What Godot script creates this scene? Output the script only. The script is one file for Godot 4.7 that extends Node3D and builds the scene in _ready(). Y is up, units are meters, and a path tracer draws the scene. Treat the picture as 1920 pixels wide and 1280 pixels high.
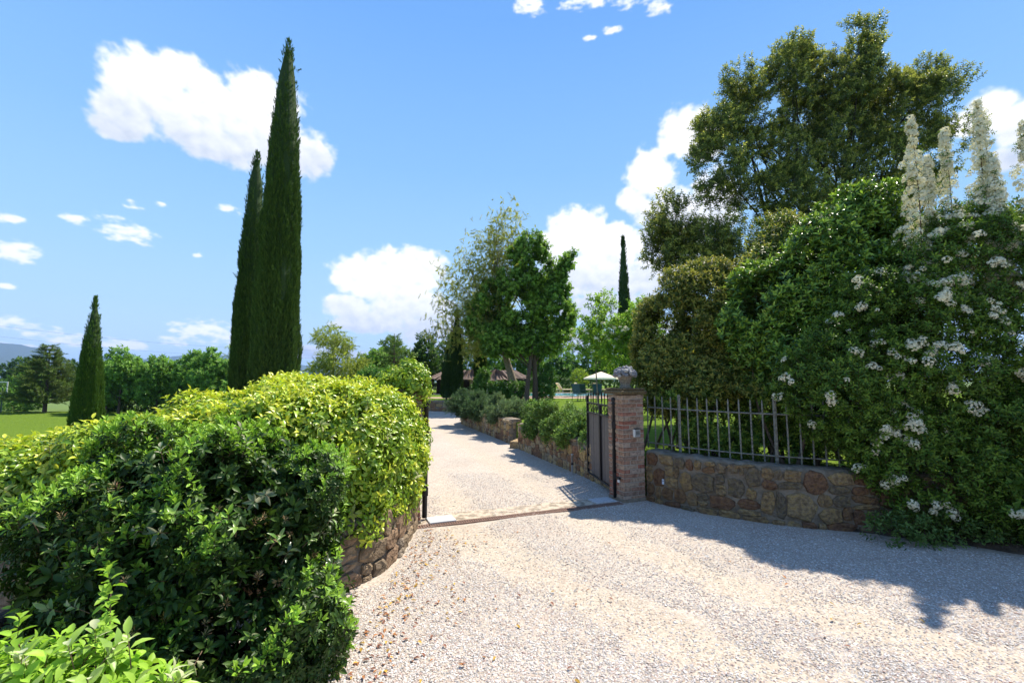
extends Node3D
# A gravel drive passing between two brick gate pillars, with hedges, cypresses and a pool terrace behind.

const LEAF := 1.4
const EYE := Vector3(0, 1.75, 0)
var rng := RandomNumberGenerator.new()
var fn := FastNoiseLite.new()
var M := {}
var S := {}
var taken := {}

# ------------------------------------------------------------------ helpers
func rf(a: float, b: float) -> float:
	return rng.randf_range(a, b)

func numbered(called: String) -> String:
	if not taken.has(called):
		taken[called] = 0
		return called
	taken[called] += 1
	return "%s_%03d" % [called, taken[called]]

func thing(called: String, label: String, category: String, where := Vector3.ZERO, turn := 0.0, group := "") -> Node3D:
	var o := Node3D.new()
	o.name = numbered(called)
	add_child(o, true)
	o.position = where
	o.rotation.y = turn
	o.set_meta("label", label)
	o.set_meta("category", category)
	o.set_meta("kind", "thing")
	if group != "":
		o.set_meta("group", group)
	return o

func part(called: String, mesh: Mesh, mat: Material, parent: Node, xf := Transform3D.IDENTITY, kind := "") -> MeshInstance3D:
	var o := MeshInstance3D.new()
	o.name = called
	o.mesh = mesh
	o.material_override = mat
	o.transform = xf
	parent.add_child(o, true)
	if kind != "":
		o.set_meta("kind", kind)
	return o

func structure(called: String, mesh: Mesh, mat: Material) -> MeshInstance3D:
	var o := MeshInstance3D.new()
	o.name = numbered(called)
	o.mesh = mesh
	o.material_override = mat
	add_child(o, true)
	o.set_meta("kind", "structure")
	return o

func begin() -> SurfaceTool:
	var st := SurfaceTool.new()
	st.begin(Mesh.PRIMITIVE_TRIANGLES)
	return st

func tri(st: SurfaceTool, a: Vector3, b: Vector3, c: Vector3) -> void:
	st.add_vertex(a)
	st.add_vertex(b)
	st.add_vertex(c)

func quad(st: SurfaceTool, a: Vector3, b: Vector3, c: Vector3, d: Vector3) -> void:
	tri(st, a, b, c)
	tri(st, a, c, d)

func done(st: SurfaceTool) -> ArrayMesh:
	st.generate_normals()
	return st.commit()

# a box with bevelled edges, centred on c with half sizes h and turned by the basis b
func box(st: SurfaceTool, c: Vector3, h: Vector3, b := Basis.IDENTITY, bevel := 0.0) -> void:
	st.set_smooth_group(-1)
	var k := minf(bevel, minf(h.x, minf(h.y, h.z)) * 0.9)
	for ax in 3:
		for s in [-1.0, 1.0]:
			var n := Vector3.ZERO
			n[ax] = s * h[ax]
			var u := Vector3.ZERO
			var v := Vector3.ZERO
			u[(ax + 1) % 3] = h[(ax + 1) % 3] - k
			v[(ax + 2) % 3] = h[(ax + 2) % 3] - k
			var q := [n - u - v, n + u - v, n + u + v, n - u + v]
			if s > 0:
				q.reverse()
			quad(st, c + b * q[0], c + b * q[1], c + b * q[2], c + b * q[3])
	if k <= 0.0:
		return
	for ax in 3:
		var i := (ax + 1) % 3
		var j := (ax + 2) % 3
		for si in [-1.0, 1.0]:
			for sj in [-1.0, 1.0]:
				var q := []
				for e in [-1.0, 1.0]:
					var p1 := Vector3.ZERO
					p1[ax] = e * (h[ax] - k); p1[i] = si * h[i]; p1[j] = sj * (h[j] - k)
					var p2 := Vector3.ZERO
					p2[ax] = e * (h[ax] - k); p2[i] = si * (h[i] - k); p2[j] = sj * h[j]
					q.append(c + b * p1)
					q.append(c + b * p2)
				if si * sj > 0:
					quad(st, q[0], q[1], q[3], q[2])
				else:
					quad(st, q[2], q[3], q[1], q[0])
	for sx in [-1.0, 1.0]:
		for sy in [-1.0, 1.0]:
			for sz in [-1.0, 1.0]:
				var a := c + b * Vector3(sx * h.x, sy * (h.y - k), sz * (h.z - k))
				var d := c + b * Vector3(sx * (h.x - k), sy * h.y, sz * (h.z - k))
				var e := c + b * Vector3(sx * (h.x - k), sy * (h.y - k), sz * h.z)
				if sx * sy * sz > 0:
					tri(st, a, e, d)
				else:
					tri(st, a, d, e)

func box_mesh(h: Vector3, bevel := 0.0) -> ArrayMesh:
	var st := begin()
	box(st, Vector3.ZERO, h, Basis.IDENTITY, bevel)
	return done(st)

func frame_of(d: Vector3) -> Basis:
	var y := d.normalized()
	var x := y.cross(Vector3(0.31, 0.1, 0.94) if absf(y.y) > 0.9 else Vector3.UP).normalized()
	return Basis(x, y, x.cross(y))

# a tapered tube through points, with a radius for each
func tube(st: SurfaceTool, pts: Array, rad: Array, sides := 8, cap := true) -> void:
	st.set_smooth_group(0)
	var rings := []
	for i in pts.size():
		var d: Vector3 = (pts[mini(i + 1, pts.size() - 1)] - pts[maxi(i - 1, 0)])
		var b := frame_of(d)
		var ring := []
		for k in sides:
			var a := TAU * k / sides
			ring.append(pts[i] + (b.x * cos(a) + b.z * sin(a)) * rad[i])
		rings.append(ring)
	for i in pts.size() - 1:
		for k in sides:
			var k2 := (k + 1) % sides
			quad(st, rings[i][k], rings[i][k2], rings[i + 1][k2], rings[i + 1][k])
	if cap:
		st.set_smooth_group(-1)
		for k in sides:
			tri(st, pts[-1], rings[-1][k], rings[-1][(k + 1) % sides])
			tri(st, pts[0], rings[0][(k + 1) % sides], rings[0][k])

func lathe(st: SurfaceTool, prof: Array, sides := 16, at := Vector3.ZERO) -> void:
	st.set_smooth_group(0)
	for i in prof.size() - 1:
		for k in sides:
			var a := TAU * k / sides
			var b := TAU * (k + 1) / sides
			var p: Vector2 = prof[i]
			var q: Vector2 = prof[i + 1]
			quad(st, at + Vector3(cos(a) * p.x, p.y, sin(a) * p.x), at + Vector3(cos(b) * p.x, p.y, sin(b) * p.x), at + Vector3(cos(b) * q.x, q.y, sin(b) * q.x), at + Vector3(cos(a) * q.x, q.y, sin(a) * q.x))

func srgb(c: Color) -> Color:
	return c.linear_to_srgb()

func noise_tex(size: int, freq: float, ramp: Array, seed_ := 1, kind := FastNoiseLite.TYPE_SIMPLEX_SMOOTH, oct := 4, cell := -1) -> NoiseTexture2D:
	var n := FastNoiseLite.new()
	n.seed = seed_
	n.noise_type = kind
	n.frequency = freq
	n.fractal_type = FastNoiseLite.FRACTAL_FBM if oct > 1 else FastNoiseLite.FRACTAL_NONE
	n.fractal_octaves = oct
	if cell >= 0:
		n.cellular_return_type = cell
		n.cellular_jitter = 1.0
	var t := NoiseTexture2D.new()
	t.width = size
	t.height = size
	t.seamless = true
	t.noise = n
	if ramp.size():
		var g := Gradient.new()
		var off := PackedFloat32Array()
		var col := PackedColorArray()
		for r in ramp:
			off.append(r[0])
			col.append(srgb(r[1]))
		g.offsets = off
		g.colors = col
		t.color_ramp = g
	return t

func mat(col: Color, rough := 0.8, tex: Texture2D = null, scale := 1.0, bump: Texture2D = null, bump_cm := 0.0, world := true) -> StandardMaterial3D:
	var m := StandardMaterial3D.new()
	m.albedo_color = srgb(col)
	m.roughness = rough
	m.metallic_specular = 0.4
	if tex or bump:
		m.uv1_triplanar = true
		m.uv1_world_triplanar = world
		m.uv1_scale = Vector3.ONE * scale
	if tex:
		m.albedo_texture = tex
	if bump:
		m.heightmap_enabled = true
		m.heightmap_texture = bump
		m.heightmap_scale = bump_cm
	return m

func leafmat(rough: float, back: float, spec := 0.5) -> StandardMaterial3D:
	var m := StandardMaterial3D.new()
	m.albedo_color = Color.WHITE
	m.vertex_color_use_as_albedo = true
	m.roughness = rough
	m.metallic_specular = spec
	m.cull_mode = BaseMaterial3D.CULL_DISABLED
	m.backlight_enabled = true
	m.backlight = srgb(Color(back, back, back * 0.7))
	return m

# ------------------------------------------------------------------ leaves
func leaf(st: SurfaceTool, at: Vector3, b: Basis, ln: float, wd: float, fold: float, droop: float, col: Color, plain := false) -> void:
	# b.y runs along the leaf, b.x across it, b.z is its upper face
	st.set_color(col)
	if plain:
		var tip := at + b.y * ln - b.z * droop * ln
		var l := at + b.y * ln * 0.5 - b.x * wd * 0.5 + b.z * fold * wd
		var r := at + b.y * ln * 0.5 + b.x * wd * 0.5 + b.z * fold * wd
		tri(st, at, l, tip)
		tri(st, at, tip, r)
		return
	var prev := []
	for s in [[0.0, 0.0], [0.3, 0.86], [0.58, 0.95], [0.82, 0.55], [1.0, 0.0]]:
		var t: float = s[0]
		var w: float = s[1] * wd * 0.5
		var c := at + b.y * ln * t - b.z * droop * ln * t * t
		var row := [c - b.x * w + b.z * w * fold * 2.0, c, c + b.x * w + b.z * w * fold * 2.0]
		if prev.size():
			if prev[0] == prev[1]:
				tri(st, prev[1], row[0], row[1])
				tri(st, prev[1], row[1], row[2])
			elif t >= 1.0:
				tri(st, prev[0], c, prev[1])
				tri(st, prev[1], c, prev[2])
			else:
				quad(st, prev[0], row[0], row[1], prev[1])
				quad(st, prev[1], row[1], row[2], prev[2])
		prev = row

func leaf_basis(out: Vector3, tilt: float) -> Basis:
	# out: direction across from the stem; tilt: angle from the stem axis (+y)
	var y := (out * sin(tilt) + Vector3.UP * cos(tilt)).normalized()
	var x := Vector3.UP.cross(out).normalized()
	var z := x.cross(y).normalized()
	if z.y < 0:
		z = -z
	return Basis(x, y, z)

# a shoot: n leaves in a spiral up a stem along +y
func shoot(d: Dictionary, seed_: int) -> ArrayMesh:
	var r := RandomNumberGenerator.new()
	r.seed = seed_
	var st := begin()
	st.set_smooth_group(0)
	var stem: float = d.stem
	if d.get("twig", true):
		st.set_color(d.get("twigcol", Color(0.09, 0.06, 0.035)))
		var w: float = d.get("twigw", 0.0018)
		for k in 3:
			var a := TAU * k / 3.0
			var a2 := TAU * (k + 1) / 3.0
			quad(st, Vector3(cos(a) * w, -stem * 0.3, sin(a) * w), Vector3(cos(a2) * w, -stem * 0.3, sin(a2) * w), Vector3(cos(a2) * w * 0.4, stem, sin(a2) * w * 0.4), Vector3(cos(a) * w * 0.4, stem, sin(a) * w * 0.4))
	var cols: Array = d.col
	for i in int(d.n):
		var t := (i + r.randf() * 0.5) / float(d.n)
		var a := i * 2.4 + r.randf_range(-0.5, 0.5)
		var tilt: float = lerpf(d.a0, d.a1, t) + r.randf_range(-0.25, 0.25)
		var b := leaf_basis(Vector3(cos(a), 0, sin(a)), tilt)
		b = Basis(b.y, r.randf_range(-0.5, 0.5)) * b
		var k := r.randf_range(0.72, 1.12) * (1.0 if t < 0.75 else 0.8)
		var col: Color = cols[r.randi() % cols.size()]
		if d.has("tip") and t > 0.62:
			col = d.tip[r.randi() % d.tip.size()]
		col = Color(col.r * LEAF, col.g * LEAF, col.b * LEAF)
		leaf(st, Vector3(0, stem * t, 0) + b.y * 0.004, b, d.len * k, d.wid * k, d.get("fold", 0.25), d.get("droop", 0.25) * r.randf_range(0.4, 1.6), col, d.get("plain", false))
	return done(st)

func shoots(d: Dictionary, variants: int, seed_: int) -> Array:
	var out := []
	for i in variants:
		out.append(shoot(d, seed_ * 31 + i))
	return out

# points on the skin of a heap of superquadric blobs: [centre, radii, power]
func scatter(blobs: Array, n: int, o := {}) -> Array:
	var inner: float = o.get("inner", 0.15)
	var lump: float = o.get("lump", 0.06)
	var lf: float = o.get("lumpf", 3.0)
	var gap: float = o.get("gap", -0.35)
	var gf: float = o.get("gapf", 2.2)
	var keep: float = o.get("keep", 0.12)
	var minn: float = o.get("miny", -1e9)
	var cum := PackedFloat32Array()
	var total := 0.0
	for bl in blobs:
		var r: Vector3 = bl[1]
		total += r.x * r.y + r.y * r.z + r.x * r.z
		cum.append(total)
	var pos := PackedVector3Array()
	var nrm := PackedVector3Array()
	var tries := 0
	while pos.size() < n and tries < n * 8:
		tries += 1
		var pick := rng.randf() * total
		var bi := cum.bsearch(pick)
		bi = mini(bi, blobs.size() - 1)
		var bl: Array = blobs[bi]
		var c: Vector3 = bl[0]
		var r: Vector3 = bl[1]
		var p: float = bl[2] if bl.size() > 2 else 2.0
		var d := Vector3(rng.randfn(), rng.randfn(), rng.randfn()).normalized()
		var q := d * r
		if p != 2.0:
			var e := Vector3(absf(d.x), absf(d.y), absf(d.z))
			var t := pow(pow(e.x, p) + pow(e.y, p) + pow(e.z, p), -1.0 / p)
			q = d * t * r
		var nn: Vector3
		if p == 2.0:
			nn = (d / r).normalized()
		else:
			var g := q / r
			nn = Vector3(signf(g.x) * pow(absf(g.x), p - 1.0) / r.x, signf(g.y) * pow(absf(g.y), p - 1.0) / r.y, signf(g.z) * pow(absf(g.z), p - 1.0) / r.z).normalized()
		var u := rng.randf()
		var w := c + q * (1.0 - inner * u * u)
		if fn.get_noise_3dv(w * gf * 10.0 + Vector3(71, 13, 5)) < gap:
			continue
		w += nn * lump * fn.get_noise_3dv(w * lf * 10.0) * 2.0
		if w.y < minn:
			continue
		var hidden := false
		for k in blobs.size():
			if k == bi:
				continue
			var bk: Array = blobs[k]
			var v: Vector3 = (w - bk[0]) / bk[1]
			if absf(v.x) > 1.0 or absf(v.y) > 1.0 or absf(v.z) > 1.0:
				continue
			var pk: float = bk[2] if bk.size() > 2 else 2.0
			var f := v.length_squared() if pk == 2.0 else pow(absf(v.x), pk) + pow(absf(v.y), pk) + pow(absf(v.z), pk)
			if f < 0.72:
				hidden = true
				break
		if hidden and rng.randf() > keep:
			continue
		pos.append(w)
		nrm.append(nn)
	return [pos, nrm]

func grow(nn: Vector3, o: Dictionary) -> Basis:
	var out: float = o.get("out", 1.0)
	var up: float = o.get("up", 0.5)
	var rnd: float = o.get("rnd", 0.5)
	var y := (nn * out + Vector3.UP * up + Vector3(rng.randfn(), rng.randfn(), rng.randfn()) * rnd).normalized()
	return Basis(y, rng.randf() * TAU) * frame_of(y)

# leaves as copies of a few shoots
func foliage(parent: Node, called: String, meshes: Array, material: Material, pts: Array, o := {}) -> void:
	var pos: PackedVector3Array = pts[0]
	var nrm: PackedVector3Array = pts[1]
	var lo: float = o.get("s0", 0.8)
	var hi: float = o.get("s1", 1.25)
	var tints: Array = o.get("tints", [Color(1, 1, 1)])
	var n := pos.size()
	var k := meshes.size()
	for v in k:
		var cnt := (n - v + k - 1) / k
		if cnt <= 0:
			continue
		var mm := MultiMesh.new()
		mm.transform_format = MultiMesh.TRANSFORM_3D
		mm.use_colors = true
		mm.mesh = meshes[v]
		mm.instance_count = cnt
		for i in cnt:
			var j := v + i * k
			var b := grow(nrm[j], o)
			var s := rf(lo, hi)
			mm.set_instance_transform(i, Transform3D(b.scaled(Vector3.ONE * s), pos[j]))
			var c: Color = tints[rng.randi() % tints.size()]
			var f := rf(0.8, 1.2)
			mm.set_instance_color(i, Color(c.r * f, c.g * f, c.b * f))
		var mi := MultiMeshInstance3D.new()
		mi.name = called
		mi.multimesh = mm
		mi.material_override = material
		parent.add_child(mi, true)
		mi.set_meta("kind", "stuff")

func local(blobs: Array, base: Vector3) -> Array:
	var out := []
	for b in blobs:
		out.append([b[0] - base, b[1]] + ([b[2]] if b.size() > 2 else []))
	return out

# single leaves on short twigs, each leaf a part of its own
func single_leaves(parent: Node, base: Vector3, pts: Array, twigs: int, d: Dictionary, mats: Array, twig_mat: Material, o := {}) -> void:
	var pos: PackedVector3Array = pts[0]
	var nrm: PackedVector3Array = pts[1]
	var st0 := begin()
	tube(st0, [Vector3(0, -d.stem, 0), Vector3(0, d.stem, 0)], [0.0022, 0.001], 4, false)
	var stem_mesh := done(st0)
	var lm := []
	for i in 4:
		var st := begin()
		st.set_smooth_group(0)
		leaf(st, Vector3.ZERO, Basis.IDENTITY, d.len * (0.85 + 0.1 * i), d.wid * (0.9 + 0.06 * i), d.get("fold", 0.25), d.get("droop", 0.25) * (0.5 + 0.4 * i), Color.WHITE)
		lm.append(done(st))
	var made := 0
	for j in pos.size():
		if made >= twigs:
			break
		if nrm[j].dot((EYE - base - pos[j]).normalized()) < 0.25:
			continue
		made += 1
		var tw := part("twig", stem_mesh, twig_mat, parent, Transform3D(grow(nrm[j], o), pos[j] + nrm[j] * o.get("proud", 0.03)))
		var m: Material = mats[rng.randi() % mats.size()]
		for i in int(d.n):
			var t := (i + 0.5) / float(d.n)
			var a := i * 2.4 + rf(-0.4, 0.4)
			var b := leaf_basis(Vector3(cos(a), 0, sin(a)), lerpf(d.a0, d.a1, t) + rf(-0.2, 0.2))
			part("leaf", lm[rng.randi() % 4], m, tw, Transform3D(b.scaled(Vector3.ONE * rf(0.75, 1.1)), Vector3(0, d.stem * t, 0) + b.y * 0.003))

# ------------------------------------------------------------------ sky
func make_sky(sunv: Vector3) -> Image:
	var W := 4096
	var H := 2048
	var im := Image.create(W, H, false, Image.FORMAT_RGB8)
	var stops := [[0.0, Color(0.60, 0.75, 0.88)], [3.0, Color(0.53, 0.71, 0.88)], [8.0, Color(0.42, 0.64, 0.87)], [15.0, Color(0.325, 0.565, 0.86)], [25.0, Color(0.235, 0.47, 0.84)], [40.0, Color(0.155, 0.365, 0.79)], [60.0, Color(0.105, 0.28, 0.70)], [90.0, Color(0.08, 0.23, 0.62)]]
	var rows := PackedColorArray()
	for y in H:
		var el := 90.0 - (y + 0.5) / H * 180.0
		var c: Color = stops[0][1]
		for i in stops.size() - 1:
			if el >= stops[i][0] and el <= stops[i + 1][0]:
				var a: Color = stops[i][1]
				c = a.lerp(stops[i + 1][1], (el - stops[i][0]) / (stops[i + 1][0] - stops[i][0]))
		rows.append(c)
		im.fill_rect(Rect2i(0, y, W, 1), srgb(c))
	var n := FastNoiseLite.new()
	n.seed = 11
	n.noise_type = FastNoiseLite.TYPE_SIMPLEX_SMOOTH
	n.frequency = 1.0
	n.fractal_octaves = 6
	n.fractal_gain = 0.55
	var heaps := [
		[[-39.6, 27.1, 3.9, 3.3], [-41.1, 25.0, 2.8, 2.7], [-34.8, 26.5, 5.6, 4.1], [-30.3, 27.6, 4.7, 4.0], [-30.4, 30.0, 2.2, 1.7], [-25.8, 24.7, 3.3, 3.0], [-41.8, 23.2, 1.9, 1.3], [-33.2, 24.4, 5.3, 2.5], [-24.1, 24.5, 1.9, 2.2], [-37.3, 29.7, 2.5, 1.6]],
		[[-40.8, 13.9, 2.5, 1.2], [-44.4, 14.4, 1.4, 0.7], [-40.5, 16.5, 1.1, 0.8], [-42.0, 15.2, 1.5, 0.6], [-39.3, 13.2, 1.4, 0.7]],
		[[-48.0, 11.0, 2.0, 1.2], [-48.4, 13.5, 1.2, 0.6]],
		[[-47.9, 4.9, 1.4, 1.0], [-46.1, 4.2, 2.3, 1.0], [-44.1, 3.6, 2.9, 0.8], [-47.0, 2.9, 2.9, 0.6]],
		[[-34.8, 4.9, 2.9, 1.8], [-32.7, 4.8, 2.4, 1.7], [-36.3, 4.0, 1.8, 1.1], [-40.4, 3.5, 2.4, 0.7]],
		[[-14.9, 12.2, 6.7, 3.5], [-12.0, 13.6, 3.8, 2.6], [-18.9, 11.9, 3.3, 1.7], [-20.0, 8.7, 2.7, 1.5], [-12.6, 9.1, 5.1, 2.9], [-17.5, 7.0, 4.3, 1.5], [-10.5, 6.3, 4.5, 2.6]],
		[[8.5, 17.9, 3.9, 3.3], [5.4, 16.1, 3.2, 2.6], [12.7, 15.8, 4.3, 3.5], [9.4, 12.7, 6.9, 3.2], [15.8, 12.4, 4.2, 2.9], [12.0, 9.0, 6.5, 2.0]],
		[[21.5, 27.3, 3.3, 3.0], [17.7, 23.7, 3.0, 3.5], [19.1, 19.5, 4.2, 3.3], [16.8, 15.5, 3.5, 3.1], [23.6, 26.2, 2.1, 2.2], [21.4, 15.7, 3.3, 3.6], [15.4, 21.1, 2.0, 2.0], [24.5, 20.0, 3.0, 4.0]],
		[[47.6, 22.2, 1.8, 2.0], [49.1, 20.8, 1.6, 2.1], [46.1, 22.0, 1.0, 1.3], [48.6, 18.3, 1.8, 1.3]],
		[[9.2, 41.0, 3.9, 1.0], [2.8, 40.9, 2.0, 1.1], [16.0, 40.4, 3.0, 0.9], [18.9, 39.4, 1.6, 1.0]],
		[[-32.4, 18.0, 1.6, 0.8]], [[-34.9, 12.9, 0.5, 0.4]], [[13.2, 38.4, 1.3, 0.5], [10.2, 38.0, 0.9, 0.4]], [[-38.3, 17.2, 0.7, 0.3]], [[-48.1, 8.0, 0.7, 0.4]],
		[[-5.0, 4.0, 9.0, 1.4], [8.0, 4.5, 8.0, 1.3], [-24.0, 3.2, 7.0, 0.9], [22.0, 6.0, 6.0, 1.6], [33.0, 10.0, 5.0, 2.4]]]
	# the same weather goes on all round
	var all := []
	for turn in [0.0, 103.0, 206.0]:
		for h in heaps:
			var moved := []
			for p in h:
				moved.append([p[0] + turn, p[1], p[2], p[3]])
			all.append(moved)
	for p in [[-60.0, 62.0, 9.0, 4.0], [75.0, 55.0, 8.0, 4.0], [150.0, 66.0, 9.0, 4.0], [-130.0, 58.0, 8.0, 4.0]]:
		all.append([p, [p[0] + 7.0, p[1] - 1.5, p[2] * 0.7, p[3] * 0.8]])
	for h in all:
		var a0 := 1e9
		var a1 := -1e9
		var e0 := 1e9
		var e1 := -1e9
		for p in h:
			var wide: float = p[2] * 1.45 / cos(deg_to_rad(minf(p[1], 80.0)))
			a0 = minf(a0, p[0] - wide)
			a1 = maxf(a1, p[0] + wide)
			e0 = minf(e0, p[1] - p[3] * 1.5)
			e1 = maxf(e1, p[1] + p[3] * 1.5)
		var x0 := int(floor(a0 / 360.0 * W))
		var x1 := int(ceil(a1 / 360.0 * W))
		var y0 := int((90.0 - e1) / 180.0 * H)
		var y1 := mini(int((90.0 - e0) / 180.0 * H), H / 2)
		var small := e1 - e0 < 6.5
		var k0 := 0.42 if small else 0.15
		var k1 := 1.3 if small else 0.5
		for y in range(y0, y1):
			var el := 90.0 - (y + 0.5) / H * 180.0
			var ce := cos(deg_to_rad(el))
			for x in range(x0, x1):
				var az := (x + 0.5) / W * 360.0
				var d := -2.0
				var d2 := -2.0
				for p in h:
					var dx: float = (az - p[0]) * ce / p[2]
					var dy: float = (el - p[1]) / p[3]
					if dy < 0.0:
						dy *= 1.15
					d = maxf(d, 1.0 - dx * dx - dy * dy)
					var dz: float = (el + 1.3 - p[1]) / p[3]
					var dw: float = (az + 0.9 - p[0]) * ce / p[2]
					d2 = maxf(d2, 1.0 - dw * dw - dz * dz)
				if d < -1.1:
					continue
				var q := Vector3(az * ce, el * 1.25, 0.0)
				if small:
					q.x *= 0.5
				var nz := n.get_noise_3dv(q * k0) * 0.62 + n.get_noise_3dv(q * k1 + Vector3(9, 4, 2)) * 0.62
				var v := d * 0.95 + nz * (1.5 if small else 1.0) + (-0.22 if small else 0.2)
				var al := smoothstep(0.0, 0.9 if small else 0.75, v)
				if al <= 0.0:
					continue
				var nz2 := n.get_noise_3dv((q + Vector3(0.5, 0.9, 0)) * k0) * 0.62 + n.get_noise_3dv((q + Vector3(0.5, 0.9, 0)) * k1 + Vector3(9, 4, 2)) * 0.62
				var hh := clampf((el - e0) / (e1 - e0), 0.0, 1.0)
				var lit := clampf(0.22 + 0.72 * smoothstep(0.14, 0.66, hh) + 0.42 * (nz - nz2) + 0.25 * (1.0 - smoothstep(0.0, 0.9, v)), 0.0, 1.0)
				if small:
					lit = 0.8 + 0.2 * lit
				var c := Color(0.50, 0.57, 0.70).lerp(Color(1, 1, 1), lit)
				c = rows[y].lerp(c, al * (0.98 if not small else 0.92))
				var xx := posmod(x, W)
				var old := im.get_pixel(xx, y).srgb_to_linear()
				c = Color(maxf(c.r, old.r), maxf(c.g, old.g), maxf(c.b, old.b)) if old.r > rows[y].r + 0.02 else c
				im.set_pixel(xx, y, srgb(c))
	return im

func sheet(x0: float, x1: float, z0: float, z1: float, step: float, hfun: Callable, cfun = null) -> ArrayMesh:
	var st := begin()
	st.set_smooth_group(0)
	var nx := int(ceil((x1 - x0) / step))
	var nz := int(ceil((z1 - z0) / step))
	for j in nz + 1:
		for i in nx + 1:
			var x := x0 + (x1 - x0) * i / nx
			var z := z0 + (z1 - z0) * j / nz
			if cfun != null:
				st.set_color(cfun.call(x, z))
			st.add_vertex(Vector3(x, hfun.call(x, z), z))
	for j in nz:
		for i in nx:
			var a := j * (nx + 1) + i
			for k in [a, a + 1, a + nx + 2, a, a + nx + 2, a + nx + 1]:
				st.add_index(k)
	st.generate_normals()
	return st.commit()

func ground_h(x: float, z: float) -> float:
	# level round the drive, lower on the left beyond the hedge
	return -1.05 * smoothstep(-6.5, -15.0, x)

func plane_h(x: float, z: float) -> float:
	return ground_h(x, z) - 0.02 - 0.0 * z

# ------------------------------------------------------------------ masonry
var stone_shapes := []

func stone_shape(seed_: int) -> ArrayMesh:
	var r := RandomNumberGenerator.new()
	r.seed = seed_ + 500
	var n := 9
	var ring := []
	for k in n:
		var a := TAU * (k + r.randf_range(-0.22, 0.22)) / n
		var c := cos(a)
		var s := sin(a)
		var t := pow(pow(absf(c), 4.5) + pow(absf(s), 4.5), -1.0 / 4.5) * r.randf_range(0.78, 1.0) * 0.52
		ring.append(Vector2(c * t, s * t))
	var st := begin()
	st.set_smooth_group(-1)
	var off := Vector2(r.randf_range(-0.08, 0.08), r.randf_range(-0.08, 0.08))
	var layers := []
	for l in [[1.0, -0.5], [1.0, 0.26], [0.92, 0.42], [0.55, 0.5]]:
		var row := []
		for p in ring:
			var q: Vector2 = p * l[0] + off * (1.0 - l[0])
			row.append(Vector3(q.x, q.y, l[1] + (r.randf_range(-0.09, 0.09) if l[0] < 1.0 else 0.0)))
		layers.append(row)
	for i in 3:
		for k in n:
			var k2 := (k + 1) % n
			quad(st, layers[i][k], layers[i + 1][k], layers[i + 1][k2], layers[i][k2])
	for k in n:
		tri(st, layers[3][k], Vector3(off.x, off.y, 0.5 + r.randf_range(-0.06, 0.06)), layers[3][(k + 1) % n])
	return done(st)

func along(path: Array, s: float) -> Array:
	# place and direction at distance s on a polyline of Vector2(x, z)
	var left := s
	for i in path.size() - 1:
		var d: Vector2 = path[i + 1] - path[i]
		var l := d.length()
		if left <= l or i == path.size() - 2:
			return [path[i] + d / l * left, d / l]
		left -= l
	return [path[-1], Vector2(1, 0)]

func length_of(path: Array) -> float:
	var t := 0.0
	for i in path.size() - 1:
		t += path[i].distance_to(path[i + 1])
	return t

func rounded(path: Array, n := 2) -> Array:
	var p := path
	for k in n:
		var q := [p[0]]
		for i in p.size() - 1:
			q.append(p[i].lerp(p[i + 1], 0.25))
			q.append(p[i].lerp(p[i + 1], 0.75))
		q.append(p[-1])
		p = q
	return p

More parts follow.
